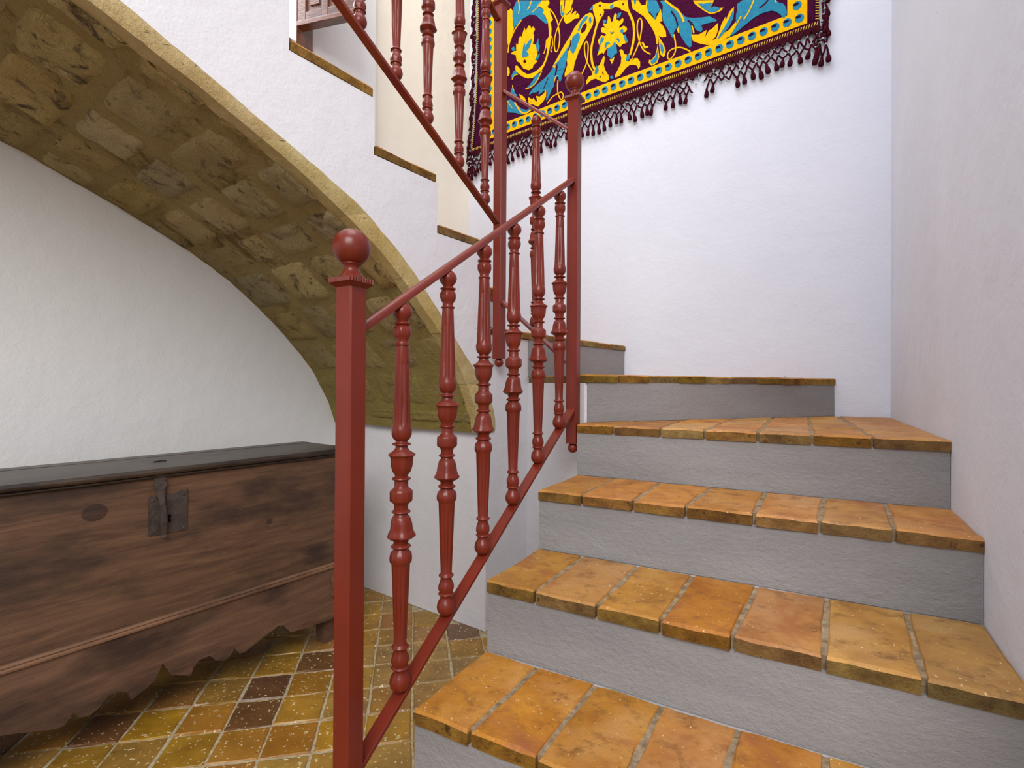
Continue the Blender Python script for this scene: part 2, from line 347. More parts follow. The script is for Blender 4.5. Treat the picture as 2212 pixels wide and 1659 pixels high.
while a<.985:
    la=rs.uniform(.15,.23)/LI
    a1=min(a+la,.992)
    w=0; first=True
    while w<1.02:
        ww=rs.uniform(.18,.36)*(rs.uniform(.4,1) if first else 1); first=False
        w1=min(w+ww,1.025)
        if 1.025-w1<.09: w1=1.025
        g=.005
        A0,A1_=a+g/LI+rs.uniform(0,.008)/LI,a1-g/LI-rs.uniform(0,.008)/LI; W0,W1=w+g+rs.uniform(0,.01),w1-g-rs.uniform(0,.01)
        if W1-W0>.05 and A1_>A0+.02/LI:
            h=rs.uniform(.004,.013); na2,nb2=7,7; sd=rs.uniform(0,50); mb=MB(); vs=[]
            low=max(0,(a*LI/LI-.80)/.2)          # lower stones are smeared over with plaster
            h*=1-.55*low
            rc=rs.uniform(.55,.95); tw=rs.uniform(-.06,.06)
            for i in range(na2+1):
                for j in range(nb2+1):
                    x=i/na2*2-1; y=j/nb2*2-1
                    # rounded, irregular outline
                    k=1-.05*(x*x*y*y)-.05*nz(x+sd,y,1.6)
                    xx=x*k+tw*y; yy=y*k-tw*x
                    e=max(abs(x),abs(y)); edge=-.006 if e>.99 else 0
                    o=edge+h*(1 if e<.8 else .75 if e<.99 else 0)+.005*nz(x*1.2+sd,y*1.2,1.9)+.0025*nz(x+sd,y,5.)+.002
                    vs.append(soff(min(max(A0+(A1_-A0)*(xx*.5+.5),0),.998),WU-max(.045,min(1.03,W0+(W1-W0)*(yy*.5+.5))),o))
            mb.add(vs,[(i*(nb2+1)+j,i*(nb2+1)+j+1,(i+1)*(nb2+1)+j+1,(i+1)*(nb2+1)+j) for i in range(na2) for j in range(nb2)])
            mb.build('stone',M_stone,arch,True,al)
        w=w1
    a=a1
# rim stones on the outer face
cuts=[0,.14,.26,.36,.455,.54,.625,.71,.79,.865,.935,1.0]
for k in range(len(cuts)-1):
    n=12; mb=MB(); vs=[]; sd=k*3.3
    for i in range(n+1):
        t=cuts[k]+(cuts[k+1]-cuts[k])*i/n; t=min(max(t,0),1)
        ii=min(int(t*NA),NA-1); f=t*NA-ii
        p=(IN[ii][0]+(IN[ii+1][0]-IN[ii][0])*f,IN[ii][1]+(IN[ii+1][1]-IN[ii][1])*f); q=(OUT[ii][0]+(OUT[ii+1][0]-OUT[ii][0])*f,OUT[ii][1]+(OUT[ii+1][1]-OUT[ii][1])*f)
        e=.006*nz(t*LI,sd,9)+.003*nz(t*LI,sd,31); e2=.004*nz(t*LI,sd+5,14)
        dq=Vector((q[0]-p[0],q[1]-p[1])).normalized()
        pin=(p[0]-dq.x*(.004+e2),p[1]-dq.y*(.004+e2)); q=(q[0]+dq.x*e,q[1]+dq.y*e); m1=(p[0]*.72+q[0]*.28,p[1]*.72+q[1]*.28); m2=(p[0]*.25+q[0]*.75,p[1]*.25+q[1]*.75)
        en=.6 if i in (0,n) else 1
        for (s,z),w in ((pin,WU-.05),(pin,WU+.001),(m1,WU+.009*en+.003*nz(t,sd,40)),(m2,WU+.008*en+.003*nz(t,sd+9,40)),(q,WU+.004*en),(q,WU-.02)): vs.append(lw(s,w,z))
    mb.add(vs,[(i*6+j,(i+1)*6+j,(i+1)*6+j+1,i*6+j+1) for i in range(n) for j in range(5)]); mb.add([],[])
    o=mb.build('edge_stone',M_rim,arch,False,al); smooth_angle(o,50)

# ------------------------------------------------------------------ staircase
st=empty('staircase',(*F1(.9,-.2),0)); sl=[-v for v in st.location]
tag(st,'plastered winding staircase with orange clay tile treads and grey painted risers','staircase')
def block(poly,z1,name='step_core'):
    mb=MB(); mb.prism(poly,0,z1,XY); return mb
mb=MB()
for poly,z in (([L0,R0,R1,L1],T[0]-TH),([L1,R1,R2,L2],T[1]-TH),([L2,R2,R3,L3],T[2]-TH),([L3,R3,R4,L4],T[3]-TH),([L4,R4,BC,R5,L5],T[4]-TH),([L5,R5,R6,L6],T[5]-TH),([L6,R6,R7,L7],T[6]-TH),([L7,R7,LW8,F2(1.99,WU-.3)],T[7]-TH)):
    mb.prism(poly,0,z,XY)
mb.build('plaster_core',M_walls,st,False,sl)
def riser(Lp,Rp,z0,z1,out=.006):
    d=Vector((Rp[0]-Lp[0],Rp[1]-Lp[1])); L=d.length; d/=L; n=Vector((d.y,-d.x)); mb=MB(); N_=max(4,int(L/.06)); vs=[]
    for i in range(N_+1):
        t=i/N_*L
        for j in range(4):
            z=z0+(z1-z0)*j/3; o=out+.0018*nz(t,z,7)
            vs.append((Lp[0]+d.x*t+n.x*o,Lp[1]+d.y*t+n.y*o,z))
    b=len(vs)
    fs=[(i*4+j,(i+1)*4+j,(i+1)*4+j+1,i*4+j+1) for i in range(N_) for j in range(3)]
    vs+=[(Lp[0]-n.x*.02,Lp[1]-n.y*.02,z0),(Lp[0]-n.x*.02,Lp[1]-n.y*.02,z1),(Rp[0]-n.x*.02,Rp[1]-n.y*.02,z0),(Rp[0]-n.x*.02,Rp[1]-n.y*.02,z1)]
    fs+=[(b,0,1,2,3,b+1),(b+2,b+3,N_*4+3,N_*4+2,N_*4+1,N_*4),tuple([b+1]+[i*4+3 for i in range(N_+1)]+[b+3]),tuple([b,b+2]+[i*4 for i in range(N_,-1,-1)])]
    mb.add(vs,fs); o=mb.build('riser',M_riser,st,False,sl); smooth_angle(o,40); return o
def shrink(p,q,e):
    d=Vector((q[0]-p[0],q[1]-p[1])).normalized(); return (q[0]-d.x*e,q[1]-d.y*e)
lv=[0]+[T[n] for n in range(0,8)]
for k,(a,b) in enumerate(((L0,R0),(L1,R1),(L2,R2),(L3,R3),(L4,R4),(L5,R5),(L6,R6),(L7,R7))):
    d=Vector((b[0]-a[0],b[1]-a[1])).normalized(); a2=a
    if k==5: a2=(a[0]+d.x*.012,a[1]+d.y*.012)
    riser(a2,shrink(a2,b,.004),lv[k],lv[k+1]-TH+.002)
for n in range(8,14):
    riser(F2(fronts[n],WL+.004),F2(fronts[n],WU-.035),T[n-1],T[n]-TH,.003)
def tread(n,poly,tiles,z):
    cx=sum(p[0] for p in poly)/len(poly); cy=sum(p[1] for p in poly)/len(poly)
    poly=[(p[0]+(cx-p[0])/math.hypot(cx-p[0],cy-p[1])*.012,p[1]+(cy-p[1])/math.hypot(cx-p[0],cy-p[1])*.012) for p in poly]
    mb=MB(); mb.prism(poly,z-TH,z-.0035,XY); t=mb.build('tread',M_mortar,st,False,sl)
    for q in tiles: inset_tile(q,z+random.uniform(-.001,.001),TH-.002,.0045,4,.0016).build('tile',[M_ttop,M_tedge],t)
    return t
def lerp(a,b,t): return (a[0]+(b[0]-a[0])*t,a[1]+(b[1]-a[1])*t)
def along(a,b,d):
    L=math.hypot(b[0]-a[0],b[1]-a[1]); return lerp(a,b,min(d/L,1))
def rowtiles(FL,FR,BL,BR,fj,bj,over=.012,rows=None,gap=.0042):
    # tiles between measured joints along the front and back edges
    d=Vector((FR[0]-FL[0],FR[1]-FL[1])).normalized(); n=Vector((d.y,-d.x)); FLo=(FL[0]+n.x*over,FL[1]+n.y*over); FRo=(FR[0]+n.x*over,FR[1]+n.y*over)
    Lf=math.hypot(FR[0]-FL[0],FR[1]-FL[1]); Lb=math.hypot(BR[0]-BL[0],BR[1]-BL[1])
    fj=[0]+[x for x in fj if x<Lf-.05]; bj=[0]+[x for x in bj if x<Lb-.05]; m=min(len(fj),len(bj)); fj=fj[:m]+[Lf-.002]; bj=bj[:m]+[Lb-.002]; out=[]
    for k in range(m):
        g0=gap if k else 0; g1=gap if k<m-1 else 0
        a=along(FLo,FRo,fj[k]+g0); b=along(FLo,FRo,fj[k+1]-g1); c=along(BL,BR,bj[k+1]-g1); e=along(BL,BR,bj[k]+g0)
        jf=random.uniform(-.004,.004); a=(a[0]+n.x*jf,a[1]+n.y*jf); b=(b[0]+n.x*jf,b[1]+n.y*jf)
        dep=(math.hypot(a[0]-e[0],a[1]-e[1])+math.hypot(b[0]-c[0],b[1]-c[1]))/2; r=rows or max(1,round(dep/.33))
        for i in range(r):
            t0=i/r+(.006/dep if i else 0); t1=(i+1)/r-(.006/dep if i<r-1 else 0)
            out.append([lerp(a,e,t0),lerp(b,c,t0),lerp(b,c,t1),lerp(a,e,t1)])
    return out
def back(L,Rr,n=.008):
    d=Vector((Rr[0]-L[0],Rr[1]-L[1])).normalized(); m=Vector((d.y,-d.x)); return (L[0]+m.x*n,L[1]+m.y*n),(Rr[0]+m.x*n,Rr[1]+m.y*n)
def lower(n,A,B,C_,D_,fj,bj):
    bl,br=back(C_,D_); tread(n,[A,B,br,bl],rowtiles(A,B,bl,br,fj,bj,rows=1),T[n])
U7=[.155*k for k in range(1,9)]
lower(0,L0,R0,L1,R1,U7,U7)
lower(1,L1,R1,L2,R2,[.146,.300,.462,.617,.775,.93],[.152,.306,.466,.622,.777,.93])
lower(2,L2,R2,L3,R3,[.145,.31,.461,.609,.774,.929],[.148,.319,.475,.633,.791,.95])
lower(3,L3,R3,L4,R4,[.147,.305,.454,.626,.775,.926],[.151,.31,.475,.636,.797,.947])
bl,br=back(L5,R5)
t4=rowtiles(L4,R4,bl,br,[.14,.31,.455,.615,.766],[.25,.50,.78,1.03,1.30])
# last wedge towards the corner of the walls
F4=[along(L4,R4,x) for x in (.921,1.06)]; d=Vector((R4[0]-L4[0],R4[1]-L4[1])).normalized(); n=Vector((d.y,-d.x))*.012
t4=[q for q in t4]
K4=lambda t:lerp(R4,BC,t)
f0=(along(L4,R4,.921)[0]+n.x,along(L4,R4,.921)[1]+n.y); f1=(R4[0]+n.x-.002,R4[1]+n.y)
for q in t4[-3:]: pass
b0=(br[0]-.01,br[1]-.02)
bl4,br4=bl,br
t4=rowtiles(L4,(along(L4,R4,.916)[0],along(L4,R4,.916)[1]),bl,br,[.14,.31,.455,.615,.766],[.25,.50,.78,1.03,1.27])
for i in range(3):
    t0,t1=i/3+(.006 if i else 0),(i+1)/3-.006
    t4.append([lerp(f0,b0,t0) if False else lerp(f0,(br[0]+.012,br[1]-.014),t0),lerp(f1,BC,t0),lerp(f1,(BC[0]-.004,BC[1]-.004),t1),lerp(f0,(br[0]+.012,br[1]-.014),t1)])
tread(4,[L4,R4,BC,R5,L5],t4,T[4])
bl,br=back(L6,R6)
tread(5,[L5,R5,R6,L6],rowtiles(L5,R5,bl,br,[.155*k for k in range(1,10)],[.108*k for k in range(1,10)]),T[5])
bl,br=back(L7,R7)
tread(6,[L6,R6,R7,L7],rowtiles(L6,R6,bl,br,[.16*k for k in range(1,7)],[.27*k for k in range(1,7)]),T[6])
tread(7,[L7b,R7,LW8],rowtiles(L7,R7,L7b,LW8,[.55,1.1],[.35,.7],rows=1),T[7])
for n in range(8,14):
    s0=fronts[n]; s1=fronts[n+1] if n<13 else -1.4
    wl=WL
    FLp,FRp=F2(s0,wl),F2(s0,WU+.004); BLp,BRp=F2(s1+.006,wl),F2(s1+.006,WU+.004)
    tread(n,[FLp,F2(s0,WU-.012),F2(s1+.006,WU-.012),BLp],rowtiles(FLp,FRp,BLp,BRp,[.02+.1445*k for k in range(1,7)],[.02+.1445*k for k in range(1,7)],over=.006),T[n])

# ------------------------------------------------------------------ railing
rl=empty('stair_railing',(*F1(.7189,-.782),0)); rloc=[-v for v in rl.location]
tag(rl,'red oxide painted iron stair railing with turned balusters and ball topped newels','railing')
def bar(name,p,q,w,h,parent,rnd=False,mat=None):
    # bar from p to q (centre of its top face), width w across, height h
    p=Vector(p); q=Vector(q); d=(q-p); side=Vector((d.y,-d.x,0)).normalized(); up=side.cross(d.normalized())
    if up.z<0: up=-up
    if rnd: pr=[(-w/2,-h),(w/2,-h),(w/2,-h*.55),(w*.38,-h*.15),(w*.18,0),(-w*.18,0),(-w*.38,-h*.15),(-w/2,-h*.55)]
    else: e=.0015; pr=[(-w/2,-h),(w/2,-h),(w/2,-e),(w/2-e,0),(-w/2+e,0),(-w/2,-e)]
    mb=MB(); n=len(pr); mb.add([p+side*a+up*b for a,b in pr]+[q+side*a+up*b for a,b in pr],[tuple(range(n)),tuple(range(2*n-1,n-1,-1))]+[(i,n+i,n+(i+1)%n,(i+1)%n) for i in range(n)])
    o=mb.build(name,mat or M_iron,parent,False,rloc); 
    if rnd: smooth_angle(o,50)
    return o
PW=.0425
def newel(xy,ang,z0,zc,drop):
    h=PW/2; e=.003; c,s=math.cos(ang),math.sin(ang); mb=MB()
    oct_=[(h,-h+e),(h,h-e),(h-e,h),(-h+e,h),(-h,h-e),(-h,-h+e),(-h+e,-h),(h-e,-h)]
    mb.prism([(xy[0]+x*c-y*s,xy[1]+x*s+y*c) for x,y in oct_],z0,zc,XY)
    nw=mb.build('newel_post',M_iron,rl,False,rloc)
    mb=MB(); k=.030
    def ring(a): return [(xy[0]+x*a*c-y*a*s,xy[1]+x*a*s+y*a*c) for x,y in ((1,1),(-1,1),(-1,-1),(1,-1))]
    vs=[]; lay=[(h*1.02,zc-.004),(k,zc+.004),(k*1.02,zc+.011),(k*.86,zc+.014),(k*.62,zc+.016)]
    for a,z in lay: vs+=[(x,y,z) for x,y in ring(a)]
    mb.add(vs,[(0,1,2,3),(16,17,18,19)]+[(i*4+j,i*4+(j+1)%4,(i+1)*4+(j+1)%4,(i+1)*4+j) for i in range(4) for j in range(4)])
    for sgn in (1,-1):                                   # row of dentils round the cap edge
        for ax in (0,1):
            for i in range(9):
                t=(i-4)*k/4.6; x,y=(t,sgn*k*1.01) if ax else (sgn*k*1.01,t); X=xy[0]+x*c-y*s; Y=xy[1]+x*s+y*c; r=.0021
                mb.box(X-r,X+r,Y-r,Y+r,zc+.004,zc+.0125)
    mb.build('newel_cap',M_iron,nw)
    rb=.0368; zb=zc+.0755; p=[(zc+.015,.0255),(zc+.018,.0235),(zc+.024,.0185),(zc+.031,.0150),(zc+.037,.0150),(zc+.0415,.0195),(zc+.043,.0210),(zc+.0445,.0205)]
    for i in range(1,15):
        a=-math.pi/2+math.pi*(i+1.6)/16.6; p.append((zb+rb*math.sin(a),rb*math.cos(a)))
    p=[q for q in p]; p.append((zb+rb,.0001))
    p.sort(key=lambda q:q[0])
    mb=MB(); mb.lathe(p,32,(xy[0],xy[1],0)); mb.build('ball_finial',M_iron,nw,True)
    if drop:
        r=.0195; zd=z0-.017; pr=[(z0+.001,.009),(z0-.003,.009)]+[(zd+r*math.sin(a),r*math.cos(a)) for a in [R(x) for x in (55,40,25,10,-5,-20,-35,-50,-65,-80)]]+[(zd-r,.0001)]
        mb=MB(); mb.lathe(pr,24,(xy[0],xy[1],0)); mb.build('drop_ball',M_iron,nw,True)
    return nw
N1=F1(.7189,-.782); N2=F1(1.822,-.782); N3=F2(1.755,-1.36)
newel(N1,A1,0,1.252,False); newel(N2,A1,.839,2.150,True); newel(N3,A2,1.174,2.700,True)
G1=lambda s:F1(s,-.782); zt1=lambda s:1.244+.634*(s-.866); zb1=lambda s:.380+.634*(s-.869)
G2=lambda s:F2(s,-1.36); zb2=lambda s:1.811+.597*(1.652-s); zt2=lambda s:zb2(s)+.863
def rail(name,g,zf,s0,s1,w,h,rnd,dzp): bar(name,(*g(s0),zf(s0)+dzp),(*g(s1),zf(s1)+dzp),w,h,rl,rnd)
rail('handrail',G1,zt1,.738,1.803,.026,.0155,True,.0150); rail('bottom_rail',G1,zb1,.738,1.803,.032,.010,False,.0015)
rail('handrail',G2,zt2,1.736,.05,.026,.0155,True,.0150); rail('bottom_rail',G2,zb2,1.736,.05,.030,.012,False,.0015)
m=Vector((N2[0]-N3[0],N2[1]-N3[1])); md=m.normalized(); pa=(N3[0]+md.x*.02,N3[1]+md.y*.02); pb=(N2[0]-md.x*.02,N2[1]-md.y*.02)
bar('handrail',(*pa,2.334),(*pb,2.055),.026,.013,rl,True); bar('bottom_rail',(*pa,1.425),(*pb,1.150),.028,.010,rl)
# wall fixings of the two hanging newels
bar('wall_bracket',(*F2(1.755,-1.375),1.475),(*F2(1.757,WU-.01),1.475),.03,.05,rl);
bp=[(579,.3),(581,6),(584,11),(592,17.5),(599,19),(606,17.5),(613,12),(617,10.5),(619,13),(621.5,17),(623,14),(625,12.5),(627,14.5),(632,17),(640,17.3),(647,15),(652,11.5),(657,11.2),(659.5,12),(662,15),(664.5,12),(668,12.3),(690,13),(730,14.4),(770,15.8),(810,17),(818,17.4),(822,18.6),(826,19.3),(835,19),(842,16),(847,11),(849.5,11.5),(852.7,18),(856,11.5),(860,12),(866,16),(871,24),(873.5,26),(876,23),(878,21.5),(884,21),(895,20),(905,17),(911,12.5),(915,12),(919,18),(923,12.5),(927,13),(934,13),(937,15),(942,21.3),(944,21.8),(960,21.8),(962,21),(966,15),(970,13.3),(978,13),(982.3,18),(986,12.5),(989,13.2),(991.5,16),(996,18.3),(1005,20),(1015,21.2),(1021,23.2),(1026,26.2),(1029,26.6),(1033,22),(1037,15),(1043,13),(1048.7,19),(1053,13.5),(1056,15),(1061,20),(1070,21.6),(1078,21.2),(1081.5,18),(1084,17.5),(1120,16.2),(1160,14.8),(1200,13.3),(1234,12),(1237,13),(1240.8,16.5),(1244,12.5),(1248,11.5),(1255,14.2),(1262,16.6),(1270,16.6),(1275,14.2),(1277,14),(1280,17),(1283,13.2),(1287,12.3),(1290,12.8),(1296,16.8),(1303,19.2),(1310,19.9),(1317,18.2),(1323,14),(1327.5,7),(1329,.3)]
SC=.865/750
def shape(z,a):
    y=1329-z/SC
    if 700<y<812 or 1092<y<1228: return 1-.085*(.5+.5*math.cos(8*a))**2*2 if True else 1
    if 866<y<912: return 1+.05*math.cos(5*a+(y-890)*.02)
    if 1000<y<1034: return 1+.055*math.cos(5*a)
    if 938<y<965: return 1-.045*(.5+.5*math.cos(12*a))
    if 1056<y<1081: return 1-.04*(.5+.5*math.cos(12*a))
    if 626<y<648 or 1255<y<1275: return 1+.05*math.cos(6*a)
    return 1
extra=[]
for i_,((y0,r0),(y1,r1)) in enumerate(zip(bp,bp[1:])):
    disc=0<i_ and bp[i_-1][1]<r0-2.5 and r1<r0-2.5
    extra+=[(y0-1.5,r0*.96),(y0,r0),(y0+1.5,r0*.96)] if disc else [(y0,r0)]
    if y0 in (668,): extra+= [(699,13.4),(702,13.5)]
mb=MB(); mb.lathe([((1329-y)*SC,r*SC) for y,r in extra+[bp[-1]]],48,(0,0,0),shape)
BAL=mb.mesh('baluster',M_iron,True)
class _o: data=BAL
smooth_angle(_o,38)
def bal(xy,z): 
    o=link('baluster',BAL,rl,(xy[0]+rloc[0],xy[1]+rloc[1],z+rloc[2]),random.uniform(0,6)); return o
for i in range(6): s=.8665+i*.1656; bal(G1(s),zb1(s)-.001)
for s in (1.652,1.491,1.321,1.172,1.022,.866,.71,.55,.39,.23): bal(G2(s),zb2(s)-.001)
pm=lerp(N3,N2,.515); bal(pm,1.287+.008)

# ------------------------------------------------------------------ chest under the arch
ch=empty('blanket_chest',(*F2(.65,-2.01),0),A2); tag(ch,'old dark brown wooden chest with iron lock and scalloped skirt under the arch','chest')
# local x along the chest (0 at its middle), local y towards the wall
CX=.65; fy=-.19                                     # front face
def cb(name,x0,x1,y0,y1,z0,z1,mat,parent=None,bev=.003):
    mb=MB(); mb.box(x0,x1,y0,y1,z0,z1); o=mb.build(name,mat,parent or ch)
    bm=bmesh.new(); bm.from_mesh(o.data); bmesh.ops.bevel(bm,geom=bm.edges[:],offset=bev,segments=2,affect='EDGES',profile=.5); bm.to_mesh(o.data); bm.free(); return o
front=cb('front_board',-CX,CX,fy,fy+.025,.315,.766,M_chest)
cb('side_board',CX-.025,CX,fy+.025,.125,.14,.768,M_chest); cb('side_board',-CX,-CX+.025,fy+.025,.125,.14,.768,M_chest)
cb('back_board',-CX,CX,.105,.13,.14,.768,M_chest); cb('bottom_board',-CX+.025,CX-.025,fy+.03,.105,.30,.32,M_chest)
# lid: moulded front plank and a narrower plank behind
pr=[(.085,.7975),(.085,.7665),(fy+.004,.7665),(fy-.005,.7665),(fy-.010,.7685),(fy-.013,.7715),(fy-.012,.7745),(fy-.009,.776),(fy-.016,.7775),(fy-.022,.780),(fy-.026,.785),(fy-.027,.790),(fy-.024,.795),(fy-.017,.7975)]
mb=MB(); mb.prism(pr,-CX-.03,CX+.03,lambda a,b,x:(x,a,b)); lid=mb.build('lid_plank',M_lid,ch)
cb('lid_plank',-CX-.03,CX+.03,.089,.155,.7665,.7985,M_lid)
mb=MB(); mb.prism([(fy+.004,.338),(fy-.006,.336),(fy-.010,.331),(fy-.008,.327),(fy-.013,.323),(fy-.013,.318),(fy-.006,.314),(fy+.004,.314)],-CX,CX,lambda a,b,x:(x,a,b)); mb.build('trim_moulding',M_trim,ch)
half=[(.0,.190),(.008,.173),(.023,.146),(.050,.131),(.081,.117),(.088,.140),(.108,.157),(.137,.156),(.160,.131),(.180,.122),(.202,.127),(.217,.148),(.234,.124),(.252,.121),(.290,.136),(.328,.151),(.376,.168),(.392,.163),(.425,.124),(.486,.118),(.57,.113),(.65,.112)]
bot=[(-x,z) for x,z in reversed(half[1:])]+half
sk=bot+[(CX,.316),(-CX,.316)]
mb=MB(); mb.prism(sk,fy-.006,fy+.016,lambda a,b,y:(a,y,b)); o=mb.build('scalloped_skirt',M_skirt,ch)
bm=bmesh.new(); bm.from_mesh(o.data); bmesh.ops.triangulate(bm,faces=[f for f in bm.faces if len(f.verts)>4]); bm.to_mesh(o.data); bm.free()
for sx in (-1,1):
    for y0 in (fy+.035,.06):
        mb=MB(); a,b=sorted((sx*(CX-.065),sx*(CX-.005))); a2,b2=a+.008,b-.004
        mb.add([(a2,y0,0),(b2,y0,0),(b2,y0+.055,0),(a2,y0+.055,0),(a,y0-.004,.32),(b,y0-.004,.32),(b,y0+.06,.32),(a,y0+.06,.32)],[(0,3,2,1),(4,5,6,7),(0,1,5,4),(1,2,6,5),(2,3,7,6),(3,0,4,7)]); mb.build('leg',M_skirt,ch)
    x0,x1=sorted((sx*(CX-.055),sx*(CX+.006))); cb('corner_block',x0,x1,fy-.016,fy+.0,.205,.292,M_skirt)
# lock
lx0,lx1=-.040,.066; plate=[(lx0,.593),(lx1,.590),(lx1+.001,.721),(lx1-.010,.716),(lx1-.016,.721),(lx1-.026,.712),(lx1-.050,.709),(lx1-.060,.716),(lx0+.012,.708),(lx0+.006,.714),(lx0,.709)]
mb=MB(); mb.prism(plate,fy-.004,fy+.002,lambda a,b,y:(a,y,b)); lp=mb.build('lock_plate',M_darkiron,ch)
for x,z in ((lx0+.010,.602),(lx1-.010,.600),(lx1-.010,.705),(lx0+.010,.698)):
    mb=MB(); mb.lathe([(0,.0045),(.002,.004),(.0032,.0001)],10); o=mb.build('nail_head',M_darkiron,lp); o.location=(x,fy-.004,z); o.rotation_euler=(R(90),0,0)
mb=MB(); mb.prism([(.016+.005*math.cos(k*math.pi/5),.644+.005*math.sin(k*math.pi/5)) for k in range(10)],fy-.0046,fy-.003,lambda a,b,y:(a,y,b)); mb.prism([(.0135,.642),(.0185,.642),(.0200,.624),(.0120,.624)],fy-.0046,fy-.003,lambda a,b,y:(a,y,b)); mb.build('keyhole',M_black,lp)
mb=MB(); hp=[(-.012,.774,.010,.004),(-.012,.764,.017,.005),(-.012,.757,.013,.006),(-.012,.745,.018,.008),(-.012,.735,.012,.009),(-.011,.715,.009,.010),(-.010,.69,.008,.017),(-.008,.66,.008,.020),(-.006,.63,.0085,.019),(-.004,.605,.008,.013),(-.003,.59,.006,.010),(-.003,.583,.006,.013)]
vs=[]
for x,z,hw,o in hp: vs+=[(x-hw,fy-o,z),(x+hw,fy-o,z),(x+hw,fy-o-.004,z),(x-hw,fy-o-.004,z)]
mb.add(vs,[(0,1,2,3),tuple(len(vs)-4+i for i in (3,2,1,0))]+[(i*4+j,i*4+(j+1)%4,(i+1)*4+(j+1)%4,(i+1)*4+j) for i in range(len(hp)-1) for j in range(4)]); mb.build('hasp',M_darkiron,ch)
mb=MB(); mb.tube([(-.03,fy-.008,.775),(.006,fy-.008,.775)],.0045,8); mb.build('hasp_hinge',M_darkiron,ch)
mb=MB(); mb.tube([(.02,-.05,.7985),(.045,-.045,.8005),(.06,-.048,.7985)],.0025,6); mb.build('lid_staple',M_darkiron,ch)
# old knot in the front board
mb=MB(); mb.lathe([(-.002,.026),(.0006,.024),(.0011,.014),(.0008,.0001)],20); o=mb.build('wood_knot',M_knotw,front); o.location=(-.172,fy,.690); o.rotation_euler=(R(90),0,0); o.scale=(1.25,1,1)
mb=MB(); mb.lathe([(-.002,.014),(.0006,.012),(.0010,.006),(.0008,.0001)],14); o=mb.build('wood_knot',M_knotw,front); o.location=(.34,fy,.56); o.rotation_euler=(R(90),0,0)

# ------------------------------------------------------------------ window and shutter at the head of the stairs
win=empty('window_1',(*F2(1.1,WL),OP[2]),A2); tag(win,kind='structure'); wo=1.1
def wb(name,s0,s1,y0,y1,z0,z1,mat,p=win): mb=MB(); mb.box(s0-wo,s1-wo,y0,y1,z0-OP[2],z1-OP[2]); return mb.build(name,mat,p)
wb('jamb',1.425,1.475,-.03,.06,OP[2],OP[3],M_cab); wb('jamb',1.475,1.525,-.015,.02,OP[2],OP[3],M_cab); wb('jamb',OP[0],OP[0]+.07,-.02,.2,OP[2],OP[3],M_cab); wb('head',OP[0],1.43,-.02,.2,OP[3]-.08,OP[3],M_cab)
wb('lower_panel',OP[0]+.07,1.425,.03,.07,OP[2],2.82,M_cab); wb('pane',OP[0]+.07,1.425,.12,.13,2.82,OP[3]-.08,M_pane); wb('sash_bar',1.08,1.12,.10,.14,2.82,OP[3]-.08,M_cab)
hx,hy=F2(1.432,WL+.05); sh=empty('window_shutter',(hx,hy,2.845),R(90-106)); tag(sh,'glossy carved walnut shutter leaf open beside the top of the stairs','shutter')
def sb(name,x0,x1,y0,y1,z0,z1,mat=M_cab,parent=None): return cb(name,x0,x1,y0,y1,z0,z1,mat,parent or sh,.002)
SW,SH=.325,1.05
for x in (0,.142,.265): sb('stile',x,x+(.045 if x!=.142 else .03)+(.015 if x>.2 else 0),-.018,.018,0,SH)
for z in (0,.5,SH-.05):
    sb('stile_rail',.045,.142,-.017,.017,z,z+.055); sb('stile_rail',.172,.265,-.017,.017,z,z+.055)
for x0,x1 in ((.045,.142),(.172,.265)):
    for z0,z1 in ((.055,.5),(.555,SH-.05)):
        p=sb('panel',x0,x1,-.006,.006,z0,z1); sb('raised_field',x0+.022,x1-.022,-.013,.013,z0+.03,z1-.03,M_cab,p)
sb('bottom_moulding',-.004,SW+.004,-.024,.024,-.012,.012)

